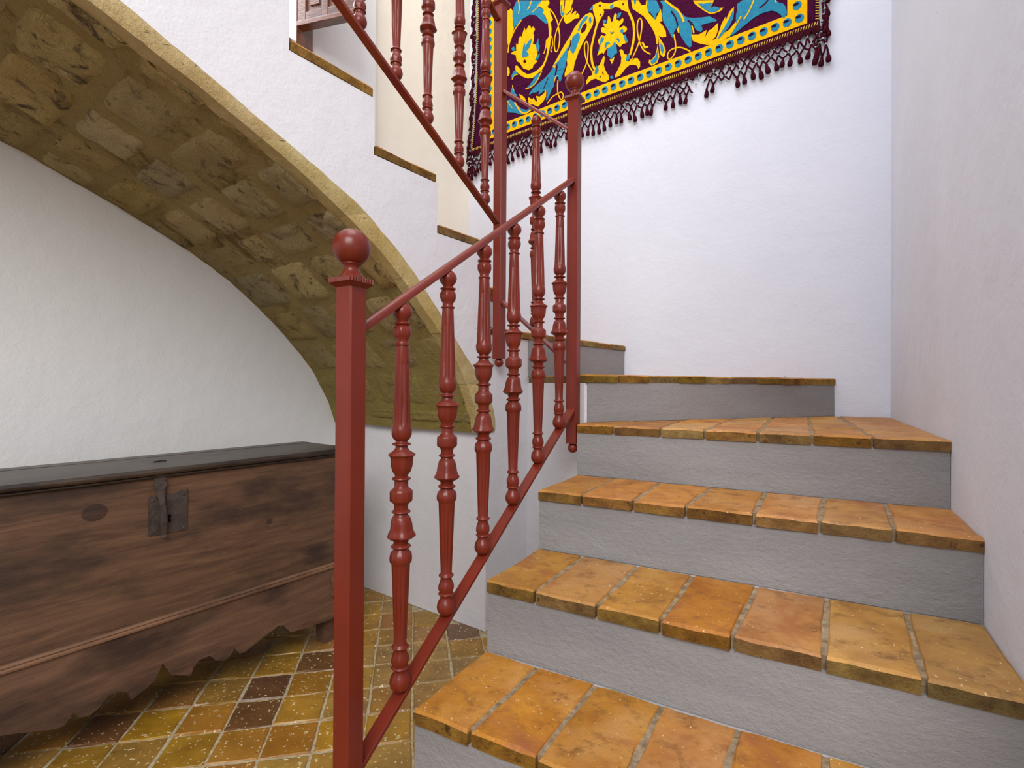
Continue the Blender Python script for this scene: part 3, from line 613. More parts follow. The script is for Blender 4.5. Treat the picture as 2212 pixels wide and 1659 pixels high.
# ------------------------------------------------------------------ tapestry on the back wall
tp=empty('tapestry',(*on_back(1.39),2.65),R(148)); tag(tp,'purple velvet wall hanging with yellow and teal scrollwork and knotted fringe','tapestry')
TAP=[["p","t",1,[[2.163,3.596],[2.176,3.676],[2.172,3.728],[2.151,3.763],[2.139,3.779],[1.941,3.701],[1.964,3.665],[1.925,3.633],[1.929,3.61],[1.897,3.543],[1.891,3.522],[1.916,3.537],[1.948,3.573],[1.988,3.619],[2.036,3.639],[2.097,3.632],[2.138,3.608]]],
["s","y",2,0.0073,[[2.127,3.778],[2.118,3.725],[2.124,3.677]]],
["s","y",2,0.0073,[[2.02,3.731],[2.032,3.702],[2.052,3.675]]],
["s","y",2,0.0061,[[1.953,3.692],[1.976,3.663],[2.012,3.649]]],
["p","y",1,[[2.219,3.735],[2.187,3.741],[2.176,3.722],[2.171,3.62],[2.163,3.589],[2.181,3.553],[2.192,3.528],[2.21,3.484],[2.217,3.504]]],
["s","y",2,0.0079,[[2.212,3.435],[2.206,3.483],[2.183,3.536],[2.15,3.584],[2.101,3.626]]],
["p","y",1,[[1.941,3.701],[1.886,3.68],[1.877,3.659],[1.894,3.641],[1.876,3.611],[1.87,3.581],[1.851,3.536],[1.87,3.526],[1.862,3.479],[1.866,3.433],[1.873,3.367],[1.892,3.295],[1.914,3.248],[1.938,3.221],[1.977,3.206],[2.009,3.191],[2.049,3.201],[2.086,3.223],[2.115,3.249],[2.148,3.285],[2.152,3.322],[2.136,3.32],[2.115,3.292],[2.086,3.258],[2.049,3.229],[2.009,3.226],[1.969,3.234],[1.93,3.256],[1.907,3.293],[1.894,3.347],[1.904,3.378],[1.9,3.411],[1.881,3.438],[1.885,3.488],[1.889,3.527],[1.909,3.579],[1.929,3.61],[1.921,3.628],[1.941,3.653],[1.964,3.669]]],
["p","y",1,[[2.096,3.522],[2.076,3.564],[2.067,3.54],[2.043,3.566],[2.027,3.557],[2.025,3.539],[2.007,3.549],[1.991,3.523],[2.007,3.501],[1.999,3.484],[2.002,3.447],[2.01,3.429],[1.99,3.418],[1.978,3.383],[1.97,3.345],[1.99,3.31],[1.968,3.296],[2.005,3.277],[2.009,3.261],[2.041,3.256],[2.086,3.283],[2.115,3.331],[2.14,3.353],[2.149,3.399],[2.191,3.42],[2.17,3.431],[2.145,3.426],[2.145,3.479],[2.128,3.463],[2.125,3.497],[2.112,3.521],[2.1,3.509]]],
["p","t",2,[[2.095,3.37],[2.091,3.408],[2.079,3.467],[2.067,3.434],[2.043,3.458],[2.015,3.469],[2.022,3.443],[2.034,3.413],[2.058,3.393],[2.042,3.37],[2.042,3.356],[2.087,3.357]]],
["p","p",3,[[2.059,3.323],[2.063,3.316],[2.072,3.316],[2.081,3.322],[2.085,3.332],[2.081,3.338],[2.072,3.339],[2.063,3.332]]],
["p","t",2,[[1.982,3.415],[1.965,3.451],[1.962,3.412],[1.953,3.395],[1.958,3.366],[1.972,3.353],[1.979,3.383]]],
["p","t",2,[[1.989,3.307],[1.97,3.335],[1.95,3.342],[1.958,3.321],[1.97,3.304]]],
["p","t",2,[[2.177,3.233],[2.183,3.261],[2.165,3.29],[2.144,3.28],[2.131,3.255],[2.156,3.259],[2.169,3.242]]],
["s","y",3,0.0049,[[2.177,3.232],[2.167,3.248],[2.152,3.256],[2.129,3.254]]],
["p","t",2,[[2.183,3.457],[2.166,3.463],[2.151,3.446],[2.157,3.43],[2.176,3.437]]],
["p","y",1,[[1.58,3.478],[1.563,3.464],[1.554,3.435],[1.559,3.391],[1.579,3.363],[1.611,3.322],[1.632,3.293],[1.66,3.247],[1.685,3.189],[1.699,3.128],[1.725,3.129],[1.758,3.116],[1.76,3.137],[1.74,3.191],[1.744,3.222],[1.792,3.225],[1.83,3.196],[1.853,3.217],[1.819,3.26],[1.789,3.301],[1.756,3.34],[1.719,3.38],[1.69,3.42],[1.647,3.457],[1.612,3.476]]],
["p","p",2,[[1.642,3.389],[1.626,3.413],[1.606,3.422],[1.601,3.397],[1.615,3.369],[1.643,3.365]]],
["p","t",2,[[1.65,3.359],[1.665,3.381],[1.704,3.362],[1.712,3.328],[1.722,3.285],[1.698,3.247],[1.682,3.268],[1.664,3.308],[1.65,3.336]]],
["p","t",2,[[1.594,3.463],[1.619,3.463],[1.647,3.437],[1.667,3.391],[1.652,3.39],[1.633,3.422],[1.601,3.443]]],
["p","t",2,[[1.587,3.447],[1.571,3.445],[1.569,3.418],[1.578,3.402],[1.587,3.425]]],
["p","t",2,[[1.73,3.318],[1.755,3.29],[1.792,3.255],[1.83,3.217],[1.837,3.185],[1.773,3.171],[1.751,3.208],[1.74,3.238]]],
["s","p",3,0.0067,[[1.715,3.346],[1.722,3.308],[1.737,3.283]]],
["s","p",3,0.0061,[[1.807,3.23],[1.818,3.186],[1.829,3.152]]],
["s","y",2,0.0073,[[1.878,3.618],[1.851,3.581],[1.828,3.535],[1.813,3.492],[1.805,3.445],[1.799,3.402],[1.804,3.343],[1.819,3.308],[1.834,3.32],[1.84,3.373],[1.831,3.427],[1.813,3.468],[1.794,3.502],[1.775,3.525]]],
["s","y",2,0.0073,[[1.557,3.085],[1.578,3.122],[1.599,3.168],[1.614,3.228],[1.616,3.278],[1.604,3.297],[1.591,3.273],[1.591,3.22],[1.598,3.164],[1.617,3.121],[1.638,3.088]]],
["s","y",2,0.0067,[[1.869,3.434],[1.856,3.409],[1.854,3.36],[1.867,3.338],[1.859,3.318]]],
["s","y",2,0.0067,[[1.9,3.418],[1.904,3.378],[1.911,3.353],[1.921,3.327]]],
["p","y",1,[[1.795,3.644],[1.699,3.606],[1.717,3.566],[1.702,3.557],[1.706,3.542],[1.716,3.516],[1.684,3.53],[1.676,3.521],[1.691,3.496],[1.669,3.511],[1.655,3.489],[1.658,3.471],[1.691,3.48],[1.727,3.467],[1.753,3.471],[1.77,3.499],[1.768,3.522],[1.787,3.533],[1.798,3.567],[1.797,3.617]]],
["p","t",2,[[1.793,3.609],[1.784,3.612],[1.781,3.561],[1.761,3.541],[1.779,3.531],[1.793,3.555]]],
["s","p",2,0.0055,[[1.761,3.632],[1.765,3.591],[1.77,3.56]]],
["s","p",2,0.0055,[[1.706,3.565],[1.72,3.541],[1.75,3.529]]],
["p","y",1,[[2.218,3.34],[2.201,3.32],[2.198,3.287],[2.209,3.269],[2.217,3.271]]],
["p","t",1,[[2.065,3.132],[2.04,3.146],[2.008,3.171],[1.989,3.2],[1.953,3.209],[1.945,3.196],[1.969,3.162],[1.992,3.142],[2.032,3.13]]],
["s","y",2,0.0061,[[2.067,3.131],[2.024,3.131],[1.988,3.144],[1.961,3.174],[1.934,3.217]]],
["p","t",1,[[2.032,3.091],[2.008,3.115],[1.961,3.139],[1.906,3.16],[1.868,3.189],[1.83,3.231],[1.8,3.241],[1.748,3.224],[1.755,3.183],[1.773,3.145],[1.788,3.099],[1.799,3.099],[1.81,3.137],[1.829,3.132],[1.837,3.108],[1.84,3.078],[1.855,3.069],[1.871,3.033],[1.893,2.999],[1.901,3.004],[1.89,3.052],[1.906,3.081],[1.917,3.074],[1.944,3.062],[1.96,3.059],[1.956,3.089],[1.976,3.081],[2.008,3.087],[2.04,3.08]]],
["s","y",3,0.0055,[[1.837,3.108],[1.826,3.138],[1.81,3.14]]],
["s","p",3,0.0055,[[1.819,3.22],[1.826,3.172],[1.833,3.151]]],
["s","p",3,0.0043,[[1.883,3.153],[1.906,3.112],[1.921,3.089]]],
["p","y",1,[[2.118,3.113],[2.093,3.095],[2.072,3.072],[2.056,3.035],[2.039,3.013],[2.044,3.067],[2.032,3.06],[2.012,3.043],[2.0,3.05],[1.988,3.029],[1.968,3.01],[1.98,3.058],[1.952,3.043],[1.929,3.05],[1.913,3.059],[1.909,3.086],[1.9,3.062],[1.901,3.028],[1.921,3.003],[1.963,2.977],[2.007,3.007],[2.056,3.028],[2.105,3.071]]],
["p","t",1,[[2.218,3.096],[2.188,3.095],[2.155,3.064],[2.125,3.03],[2.096,3.001],[2.055,2.982],[2.023,2.987],[2.031,2.969],[2.072,2.959],[2.096,2.959],[2.146,2.987],[2.213,3.009]]],
["s","y",2,0.0103,[[2.155,3.064],[2.129,3.021],[2.092,2.972],[2.055,2.961],[2.019,2.971]]],
["s","y",2,0.0043,[[2.214,3.091],[2.192,3.053],[2.171,3.026]]],
["p","t",1,[[2.189,3.12],[2.189,3.156],[2.172,3.19],[2.16,3.154],[2.151,3.127],[2.138,3.116],[2.134,3.083],[2.172,3.101]]],
["s","y",3,0.0049,[[2.174,3.191],[2.166,3.159],[2.16,3.15]]],
["s","y",2,0.0073,[[1.81,3.11],[1.812,3.056],[1.806,3.014],[1.787,2.974],[1.772,2.977],[1.768,2.999],[1.783,3.021],[1.806,3.02],[1.847,3.012],[1.87,2.995],[1.889,2.977]]],
["s","y",2,0.014,[[1.487,3.452],[1.511,3.412],[1.528,3.386],[1.541,3.349],[1.557,3.29],[1.567,3.245],[1.568,3.196],[1.558,3.134],[1.54,3.09]]],
["s","y",2,0.014,[[1.334,3.415],[1.312,3.363],[1.292,3.309],[1.285,3.25],[1.288,3.195],[1.298,3.149],[1.31,3.11]]],
["p","y",1,[[1.56,3.486],[1.56,3.519],[1.508,3.521],[1.487,3.503],[1.44,3.482],[1.407,3.484],[1.387,3.483],[1.328,3.46],[1.321,3.398],[1.334,3.39],[1.367,3.415],[1.38,3.433],[1.413,3.452],[1.433,3.444],[1.487,3.465],[1.484,3.434],[1.507,3.408],[1.531,3.385],[1.538,3.407],[1.545,3.438]]],
["p","p",3,[[1.504,3.493],[1.506,3.489],[1.511,3.489],[1.517,3.493],[1.519,3.499],[1.517,3.503],[1.511,3.503],[1.506,3.499]]],
["p","p",3,[[1.35,3.443],[1.352,3.439],[1.356,3.439],[1.36,3.443],[1.362,3.447],[1.36,3.451],[1.356,3.451],[1.352,3.447]]],
["p","p",3,[[1.501,3.431],[1.502,3.429],[1.506,3.429],[1.509,3.431],[1.511,3.435],[1.509,3.438],[1.506,3.438],[1.502,3.435]]],
["p","t",2,[[1.588,3.493],[1.56,3.515],[1.556,3.504],[1.57,3.49]]],
["p","t",2,[[1.443,3.467],[1.423,3.475],[1.42,3.461],[1.43,3.446],[1.442,3.45]]],
["p","y",1,[[1.456,3.408],[1.446,3.401],[1.433,3.361],[1.423,3.364],[1.416,3.399],[1.406,3.408],[1.398,3.396],[1.401,3.368],[1.38,3.348],[1.36,3.362],[1.354,3.35],[1.357,3.333],[1.383,3.314],[1.379,3.303],[1.353,3.309],[1.334,3.293],[1.33,3.276],[1.343,3.265],[1.36,3.271],[1.356,3.251],[1.34,3.248],[1.324,3.199],[1.336,3.194],[1.359,3.195],[1.375,3.18],[1.389,3.199],[1.399,3.212],[1.412,3.182],[1.439,3.204],[1.462,3.205],[1.486,3.173],[1.492,3.187],[1.527,3.179],[1.51,3.235],[1.52,3.261],[1.524,3.275],[1.5,3.302],[1.476,3.287],[1.466,3.296],[1.5,3.322],[1.504,3.345],[1.49,3.35],[1.47,3.336],[1.487,3.362],[1.49,3.379],[1.473,3.366],[1.46,3.364]]],
["p","t",2,[[1.457,3.204],[1.458,3.159],[1.431,3.122],[1.412,3.144],[1.392,3.15],[1.399,3.203],[1.409,3.232],[1.422,3.211],[1.439,3.204]]],
["p","y",1,[[1.443,3.129],[1.428,3.092],[1.415,3.113],[1.411,3.134],[1.431,3.122]]],
["p","t",2,[[1.49,3.395],[1.473,3.392],[1.463,3.372],[1.487,3.371]]],
["p","t",2,[[1.376,3.283],[1.363,3.294],[1.353,3.281],[1.356,3.257],[1.369,3.271]]],
["p","t",2,[[1.353,3.243],[1.34,3.25],[1.325,3.202],[1.338,3.197]]],
["p","t",2,[[1.503,3.287],[1.481,3.279],[1.486,3.259],[1.505,3.246],[1.508,3.221],[1.523,3.191],[1.512,3.232]]],
["p","t",2,[[1.396,3.374],[1.39,3.399],[1.367,3.399],[1.373,3.38],[1.39,3.367]]],
["p","t",2,[[1.477,3.214],[1.472,3.241],[1.452,3.244],[1.439,3.226],[1.455,3.229],[1.469,3.208]]],
["p","t",2,[[1.402,3.242],[1.389,3.247],[1.376,3.226],[1.381,3.209],[1.389,3.231]]],
["p","t",3,[[1.416,3.291],[1.42,3.285],[1.428,3.284],[1.437,3.291],[1.44,3.3],[1.437,3.307],[1.428,3.307],[1.42,3.301]]],
["p","y",4,[[1.421,3.296],[1.423,3.291],[1.429,3.291],[1.435,3.295],[1.437,3.301],[1.435,3.306],[1.429,3.306],[1.423,3.302]]],
["p","y",1,[[1.509,3.115],[1.492,3.148],[1.482,3.161],[1.474,3.152],[1.482,3.103],[1.471,3.068],[1.448,3.025],[1.446,2.999],[1.474,2.99],[1.509,3.012],[1.536,3.034],[1.567,3.034],[1.585,3.023],[1.599,3.014],[1.602,3.038],[1.585,3.062],[1.561,3.064],[1.564,3.085],[1.54,3.096]]],
["p","t",2,[[1.543,3.068],[1.54,3.093],[1.533,3.117],[1.519,3.103],[1.516,3.076],[1.529,3.061]]],
["p","p",3,[[1.5,3.034],[1.502,3.031],[1.505,3.031],[1.509,3.033],[1.51,3.037],[1.509,3.039],[1.505,3.04],[1.502,3.037]]],
["s","p",3,0.0049,[[1.49,3.061],[1.481,3.042]]],
["p","y",1,[[1.379,3.164],[1.366,3.166],[1.352,3.149],[1.349,3.129],[1.33,3.119],[1.333,3.086],[1.32,3.072],[1.304,3.083],[1.288,3.09],[1.3,3.069],[1.281,3.081],[1.262,3.075],[1.246,3.048],[1.246,3.017],[1.256,3.005],[1.265,3.03],[1.288,3.043],[1.313,3.048],[1.339,3.035],[1.355,3.018],[1.378,3.0],[1.404,2.999],[1.404,3.018],[1.385,3.046],[1.368,3.076],[1.365,3.112]]],
["p","t",2,[[1.336,3.078],[1.333,3.102],[1.32,3.125],[1.31,3.103],[1.313,3.083]]],
["p","t",3,[[1.415,3.002],[1.419,2.996],[1.427,2.995],[1.435,3.001],[1.438,3.009],[1.435,3.016],[1.427,3.017],[1.419,3.011]]],
["s","y",2,0.0073,[[1.181,3.072],[1.219,3.106],[1.241,3.145],[1.253,3.183],[1.265,3.249],[1.262,3.301],[1.248,3.317],[1.237,3.291],[1.238,3.246],[1.25,3.182],[1.269,3.133],[1.291,3.094]]],
["p","y",1,[[1.238,3.162],[1.228,3.165],[1.213,3.132],[1.194,3.129],[1.197,3.12],[1.219,3.119]]],
["p","y",1,[[1.306,3.451],[1.258,3.432],[1.242,3.397],[1.214,3.386],[1.211,3.414],[1.195,3.408],[1.204,3.365],[1.198,3.335],[1.155,3.273],[1.122,3.327],[1.112,3.251],[1.13,3.252],[1.106,3.216],[1.091,3.18],[1.088,3.149],[1.112,3.151],[1.133,3.168],[1.136,3.118],[1.145,3.121],[1.154,3.179],[1.17,3.221],[1.201,3.281],[1.226,3.321],[1.273,3.37],[1.296,3.394]]],
["p","t",2,[[1.203,3.411],[1.206,3.372],[1.198,3.335],[1.186,3.33],[1.17,3.303],[1.156,3.274],[1.146,3.309],[1.131,3.313],[1.122,3.333],[1.149,3.389]]],
["p","t",2,[[1.288,3.444],[1.274,3.438],[1.275,3.42],[1.285,3.418]]],
["p","t",1,[[1.128,3.378],[1.11,3.344],[1.113,3.284],[1.106,3.243],[1.076,3.181],[1.052,3.127],[1.044,3.157],[1.021,3.19],[1.012,3.146],[0.997,3.108],[0.974,3.064],[0.954,3.037],[0.942,3.039],[0.943,3.103],[0.937,3.116],[0.949,3.17],[0.96,3.192],[0.932,3.152],[0.912,3.121],[0.89,3.104],[0.881,3.116],[0.887,3.144],[0.835,3.139],[0.808,3.135],[0.802,3.141],[0.843,3.177],[0.884,3.187],[0.935,3.203],[0.975,3.223],[1.001,3.257],[1.015,3.271],[1.045,3.312],[1.08,3.344],[1.104,3.372]]],
["s","y",2,0.0109,[[1.098,3.369],[1.056,3.32],[1.021,3.28],[0.998,3.235],[0.986,3.198]]],
["s","p",3,0.0079,[[1.059,3.288],[1.038,3.25],[1.027,3.216],[1.021,3.19]]],
["s","p",3,0.0067,[[1.143,3.387],[1.131,3.358],[1.125,3.331]]],
["s","y",3,0.0073,[[0.94,3.158],[0.932,3.128],[0.929,3.11]]],
["s","p",3,0.0067,[[0.963,3.199],[0.943,3.176],[0.929,3.148]]],
["p","y",1,[[1.026,3.166],[1.018,3.183],[1.012,3.146],[1.017,3.142]]],
["p","y",1,[[1.133,3.165],[1.103,3.106],[1.091,3.066],[1.096,3.035],[1.105,3.03],[1.123,3.053],[1.13,3.109]]],
["p","t",2,[[1.124,3.119],[1.112,3.109],[1.1,3.072],[1.108,3.051],[1.121,3.076]]],
["p","y",1,[[1.139,3.119],[1.129,3.04],[1.141,3.007],[1.175,3.0],[1.193,3.024],[1.19,3.042],[1.178,3.035],[1.154,3.054],[1.145,3.084]]],
["p","t",2,[[1.139,3.088],[1.135,3.042],[1.147,3.015],[1.172,3.008],[1.181,3.027],[1.151,3.047]]],
["s","y",2,0.0073,[[1.044,3.145],[1.035,3.1],[1.032,3.061],[1.037,3.033],[1.055,3.009],[1.072,3.006],[1.08,3.029],[1.067,3.055],[1.032,3.061],[1.0,3.051],[0.971,3.031],[0.948,3.011]]],
["p","y",1,[[0.935,3.305],[0.819,3.26],[0.83,3.238],[0.844,3.226],[0.83,3.221],[0.814,3.223],[0.792,3.206],[0.768,3.197],[0.781,3.185],[0.814,3.183],[0.841,3.19],[0.868,3.215],[0.902,3.254],[0.927,3.284]]],
["p","t",2,[[0.907,3.277],[0.874,3.261],[0.838,3.255],[0.829,3.246],[0.845,3.226],[0.816,3.223],[0.795,3.209],[0.783,3.197],[0.808,3.189],[0.835,3.195],[0.863,3.219],[0.885,3.245]]],
["p","y",1,[[0.946,3.11],[0.901,3.094],[0.857,3.104],[0.868,3.063],[0.846,3.097],[0.829,3.1],[0.797,3.122],[0.797,3.08],[0.808,3.049],[0.829,3.034],[0.805,3.037],[0.789,3.077],[0.776,3.114],[0.757,3.142],[0.756,3.121],[0.736,3.162],[0.713,3.181],[0.715,3.134],[0.739,3.081],[0.762,3.053],[0.738,3.061],[0.712,3.085],[0.681,3.113],[0.687,3.084],[0.715,3.058],[0.746,3.022],[0.767,3.015],[0.821,3.008],[0.856,3.017],[0.898,3.041],[0.934,3.068]]],
["p","t",2,[[0.717,3.163],[0.715,3.12],[0.739,3.075],[0.775,3.043],[0.799,3.026],[0.789,3.048],[0.762,3.084],[0.741,3.116]]],
["p","t",2,[[0.695,3.188],[0.666,3.199],[0.507,3.137],[0.49,3.114],[0.469,3.1],[0.455,3.076],[0.45,3.039],[0.466,3.021],[0.481,3.046],[0.502,3.07],[0.527,3.085],[0.571,3.088],[0.608,3.08],[0.646,3.061],[0.684,3.041],[0.715,3.027],[0.738,3.019],[0.712,3.054],[0.686,3.081],[0.676,3.108],[0.702,3.082],[0.702,3.129],[0.695,3.154]]],
["s","y",3,0.0073,[[0.611,3.176],[0.631,3.13],[0.661,3.089]]],
["s","y",3,0.0073,[[0.74,3.021],[0.705,3.068],[0.676,3.111]]],
["s","p",3,0.0073,[[0.541,3.147],[0.558,3.132],[0.584,3.12]]],
["s","y",3,0.0061,[[0.502,3.119],[0.507,3.137]]]]
ox,oz=1.39,2.65
Y0=.016
zc=lambda t:2.822+(2.213-t)*.0585                       # lower cord line
TL,TR=2.475,.305; ZT=4.40
# cloth: gently waved sheet with thickness
mb=MB(); nx,nzv=48,30
def cl(t,z): return (t-ox, Y0+.004*math.sin(t*5.1)+.003*math.sin(z*4+t*2), z-oz)
vs=[]
for sgn in (0,1):
    for i in range(nx+1):
        t=TR+(TL-TR)*i/nx
        for j in range(nzv+1):
            f=j/nzv; flare=.06*(1-f)**6*(1 if i==nx else 0); z=zc(t)+(ZT+.0585*(1.39-t)-zc(t))*f; p=cl(t+.055*max(0,(i/nx-.9)*10)*(1-f)**4,z); vs.append((p[0],p[1]-(.006 if sgn else 0),p[2]))
G=(nx+1)*(nzv+1); I=lambda s,i,j:s*G+i*(nzv+1)+j
fs=[(I(0,i,j),I(0,i+1,j),I(0,i+1,j+1),I(0,i,j+1)) for i in range(nx) for j in range(nzv)]+[(I(1,i,j),I(1,i,j+1),I(1,i+1,j+1),I(1,i+1,j)) for i in range(nx) for j in range(nzv)]
fs+=[(I(0,i,0),I(1,i,0),I(1,i+1,0),I(0,i+1,0)) for i in range(nx)]+[(I(0,i,nzv),I(0,i+1,nzv),I(1,i+1,nzv),I(1,i,nzv)) for i in range(nx)]+[(I(0,0,j),I(0,0,j+1),I(1,0,j+1),I(1,0,j)) for j in range(nzv)]+[(I(0,nx,j),I(1,nx,j),I(1,nx,j+1),I(0,nx,j+1)) for j in range(nzv)]
mb.add(vs,fs); mb.build('cloth',M_pur,tp,True)
MC={'y':M_yel,'t':M_tea,'p':M_pur,'n':M_navy}
def raised(poly,layer,mat,name):
    from mathutils.geometry import tessellate_polygon
    h=.0016*layer+.0008
    P=[Vector((t,z,0)) for t,z in poly]; tri=tessellate_polygon([P]); n=len(P)
    f=lambda t,z,d:tuple(a+b for a,b in zip(cl(t,z),(0,d,0)))
    mb=MB(); mb.add([f(t,z,h) for t,z in poly]+[f(t,z,-.001) for t,z in poly],[tuple(x) for x in tri]+[(i,(i+1)%n,n+(i+1)%n,n+i) for i in range(n)])
    return mb.build(name,mat,tp)
def ribbon(pts,w):
    P=[Vector(p) for p in pts]; Q=[]
    # Catmull-Rom smoothing
    for i in range(len(P)-1):
        a=P[max(i-1,0)];b=P[i];c=P[i+1];d=P[min(i+2,len(P)-1)]
        for k in range(4):
            t=k/4; Q.append(.5*((2*b)+(c-a)*t+(2*a-5*b+4*c-d)*t*t+(3*b-a-3*c+d)*t**3))
    Q.append(P[-1]); return Q
def stroke(pts,w,layer,mat):
    Q=ribbon(pts,w); h=.0016*layer+.0008; vs=[]; n=len(Q); mb=MB()
    for i,q in enumerate(Q):
        d=(Q[min(i+1,n-1)]-Q[max(i-1,0)]); d=d.normalized() if d.length else Vector((1,0)); e=Vector((-d.y,d.x))*w/2
        for sg,hh in ((1,-.001),(1,h),(-1,h),(-1,-.001)):
            c=cl(q.x+e.x*sg,q.y+e.y*sg); vs.append((c[0],c[1]+hh,c[2]))
    fs=[(i*4+j,(i+1)*4+j,(i+1)*4+j+1,i*4+j+1) for i in range(n-1) for j in range(3)]+[(0,1,2,3),(4*n-1,4*n-2,4*n-3,4*n-4)]
    mb.add(vs,fs); return mb.build('scroll_stem',mat,tp)
def flip(pts): return [(2.78-t,7.28-z) for t,z in pts]
for it in TAP:
    for pts in (it[-1],flip(it[-1])):
        if it[0]=='p': raised(pts,it[2],MC[it[1]],'leaf_motif')
        else: stroke(pts,it[3],it[2],MC[it[1]])
# dotted yellow border on all four sides
BI=.132; BO=.048                                       # inner and outer distance from the cord line
zb=lambda t,d:zc(t)+d
zt_=lambda t,d:ZT+.0585*(1.39-t)-d
bl_,br_=TL-.065,TR+.052; bw=.078
def band(f0,f1,t0,t1,n=24):
    ts=[t0+(t1-t0)*k/n for k in range(n+1)]; mb=MB(); vs=[]
    for t in ts:
        for z,h in ((f0(t),-.001),(f0(t),.002),(f1(t),.002),(f1(t),-.001)): c=cl(t,z); vs.append((c[0],c[1]+h,c[2]))
    mb.add(vs,[(i*4+j,(i+1)*4+j,(i+1)*4+j+1,i*4+j+1) for i in range(n) for j in range(3)]); mb.build('border_band',M_yel,tp)
bot0=lambda t:zb(t,.045-.02*(1-(t-TR)/(TL-TR))); bot1=lambda t:bot0(t)+.080
top0=lambda t:zt_(t,.125); top1=lambda t:zt_(t,.045)
band(bot0,bot1,br_,bl_); band(top0,top1,br_,bl_)
def vband(t0,t1):
    n=20; mb=MB(); vs=[]
    for k in range(n+1):
        for t,h in ((t0,-.001),(t0,.0022),(t1,.0022),(t1,-.001)):
            z=bot1(t)-.002+(top0(t)-bot1(t)+.004)*k/n; c=cl(t,z); vs.append((c[0],c[1]+h,c[2]))
    mb.add(vs,[(i*4+j,(i+1)*4+j,(i+1)*4+j+1,i*4+j+1) for i in range(n) for j in range(3)]); mb.build('border_band',M_yel,tp)
vband(br_,br_+.092); vband(bl_-bw,bl_)
dp=(1.594-.912)/12
def dot(t,z,vert=False):
    r=(.0205,.0225); P=[(t+r[0]*math.cos(k*math.pi/7),z+r[1]*math.sin(k*math.pi/7)) for k in range(14)]; raised(P,2,M_tea,'border_dot')
    s=1; P=[(t+.006+.014*math.cos(k*math.pi/4),z+.008+.0075*math.sin(k*math.pi/4)) for k in range(8)]; raised(P,3,M_navy,'dot_dark_part')  # dark navy wool part of each dot
t=1.594-dp*21
t=br_+.035
while t<bl_-.02: dot(t,(bot0(t)+bot1(t))/2); dot(t,(top0(t)+top1(t))/2); t+=dp
z=bot1(br_)+.028
while z<top0(br_)-.02: dot(br_+.046,z); dot(bl_-bw/2,z-.02); z+=dp*1.05
# gold cord along the lower and side edges
def cord(name,path):
    mb=MB(); L=0
    for i in range(len(path)-1):
        a,b=Vector(path[i]),Vector(path[i+1]); d=(b-a); m=max(1,int(d.length/.0120)); e=Vector((-d.y,d.x)).normalized()
        for k in range(m):
            p=a+d*(k+.5)/m; q0=p+e*.009-d.normalized()*.003; q1=p-e*.009+d.normalized()*.003; c0=cl(*q0); c1=cl(*q1)
            mb.tube([(c0[0],c0[1]+.003,c0[2]),(c1[0],c1[1]+.003,c1[2])],.0025,5)
    return mb.build(name,M_cord,tp,True)
def lowpath(): return [(TR-.0+ (TL+.05-TR)*k/30, zc(TR+(TL-TR)*k/30)+.004) for k in range(31)]
cord('gold_cord',lowpath()); cord('gold_cord',[(TR+.006,zc(TR)+.02+1.38*k/20) for k in range(21)]); cord('gold_cord',[(TL+.052*(1-k/20)**4,zc(TL)+.02+1.42*k/20) for k in range(21)])
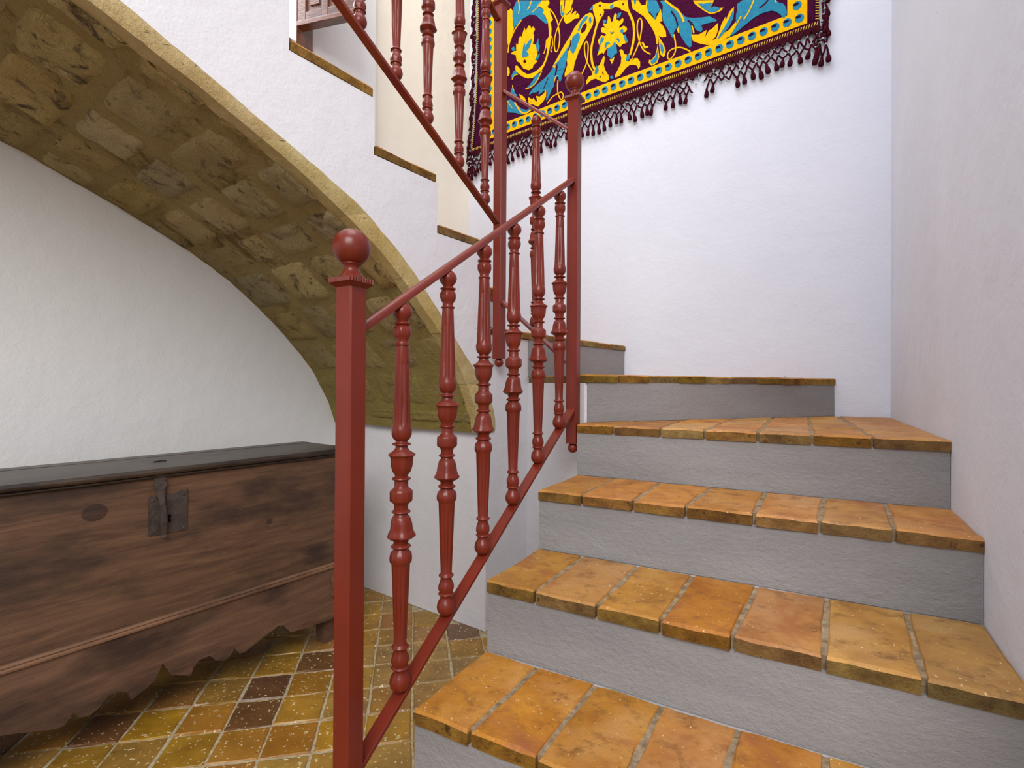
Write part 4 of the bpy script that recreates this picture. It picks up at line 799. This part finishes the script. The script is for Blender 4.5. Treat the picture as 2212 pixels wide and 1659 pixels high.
# knotted fringe: net of cords, pale knots and single tassels
rf=random.Random(5)
net=MB(); kn=MB(); tass=[]
mb=MB(); mb.lathe([(.004,.0001),(.002,.005),(-.006,.0075),(-.012,.0062),(-.018,.0105),(-.034,.0135),(-.046,.0115),(-.049,.0001)],8); TS=mb.mesh('tassel',M_dark,True)
def fringe(path,down,n,rows,rl_):
    # path(k) gives point of edge, down = hang direction in (t,z)
    stp=1.0/n; W=[]
    for r in range(rows+1):
        row=[]
        for k in range(n+1):
            f=(k+(.5 if r%2 else 0))/n
            if f>1: continue
            p=path(min(f,1)); q=Vector(p)+Vector(down)*(r*rl_*(1+rf.uniform(-.12,.12))+.004)+Vector((rf.uniform(-1,1),rf.uniform(-1,1)))*.006; row.append((f,q))
        W.append(row)
    d0=.006
    for r in range(rows):
        for f,p in W[r]:
            for g,q in W[r+1]:
                if abs(abs(f-g)-.5/n)<1e-6 and not (.255<f<.285 and r>0):
                    a=cl(*p);b=cl(*q); y=.005+rf.uniform(0,.01); net.tube([(a[0],a[1]+y,a[2]),((a[0]+b[0])/2+rf.uniform(-.003,.003),(a[1]+b[1])/2+y,(a[2]+b[2])/2-.004),(b[0],b[1]+y,b[2])],.0050,5)
        if r:
            for f,p in W[r]:
                if rf.random()<.75: a=cl(*p); kn.lathe([(-.006,.0001),(-.003,.0062),(.003,.0062),(.006,.0001)],6,(a[0],a[1]+.012,a[2]))
    for f,p in W[rows]:
        if rf.random()<.78 and not (.255<f<.285): tass.append((cl(*p),rf.uniform(.8,1.25)))
fringe(lambda f:(TR-.01+(TL+.065-TR)*f,zc(TR+(TL-TR)*f)-.022),(0,-1),58,3,.034)
fringe(lambda f:(TR-.012,zc(TR)+.0+1.35*f),(-.5,-.75),40,2,.02)
fringe(lambda f:(TR-.04+.06*f,zc(TR)-.01),(0,-1),3,4,.036)
fringe(lambda f:(TL+.045*(1-f)**3+.012,zc(TL)+.0+1.4*f),(.5,-.75),40,2,.02)
fringe(lambda f:(TL+.02+.06*f,zc(TL)-.01),(0,-1),3,4,.036)
tag(net.build('fringe_net',M_dark,tp,True),kind='stuff'); tag(kn.build('fringe_knots',M_knot,tp,True),kind='stuff')
mb=MB(); N_=90; vs=[]
for k in range(N_+1):
    t=TR-.004+(TL+.06-TR)*k/N_; z=zc(TR+(TL-TR)*k/N_); c=cl(t,z+.018); e=cl(t,z-.022-.020*abs(math.sin(k*math.pi/3))); vs+=[(c[0],c[1]+.001,c[2]),(e[0],e[1]+.004,e[2]),(e[0],e[1]+.001,e[2]),(c[0],c[1]-.002,c[2])]
mb.add(vs,[(i*4+j,(i+1)*4+j,(i+1)*4+(j+1)%4,i*4+(j+1)%4) for i in range(N_) for j in range(4)]); mb.build('fringe_heading',M_dark,tp)
for c,s in tass:
    o=link('tassel',TS,tp,(c[0],c[1]+.010,c[2]-.002),rf.uniform(0,6)); o.scale=(1,1,s); o.rotation_euler=(rf.uniform(-.15,.1),rf.uniform(-.22,.22),0)
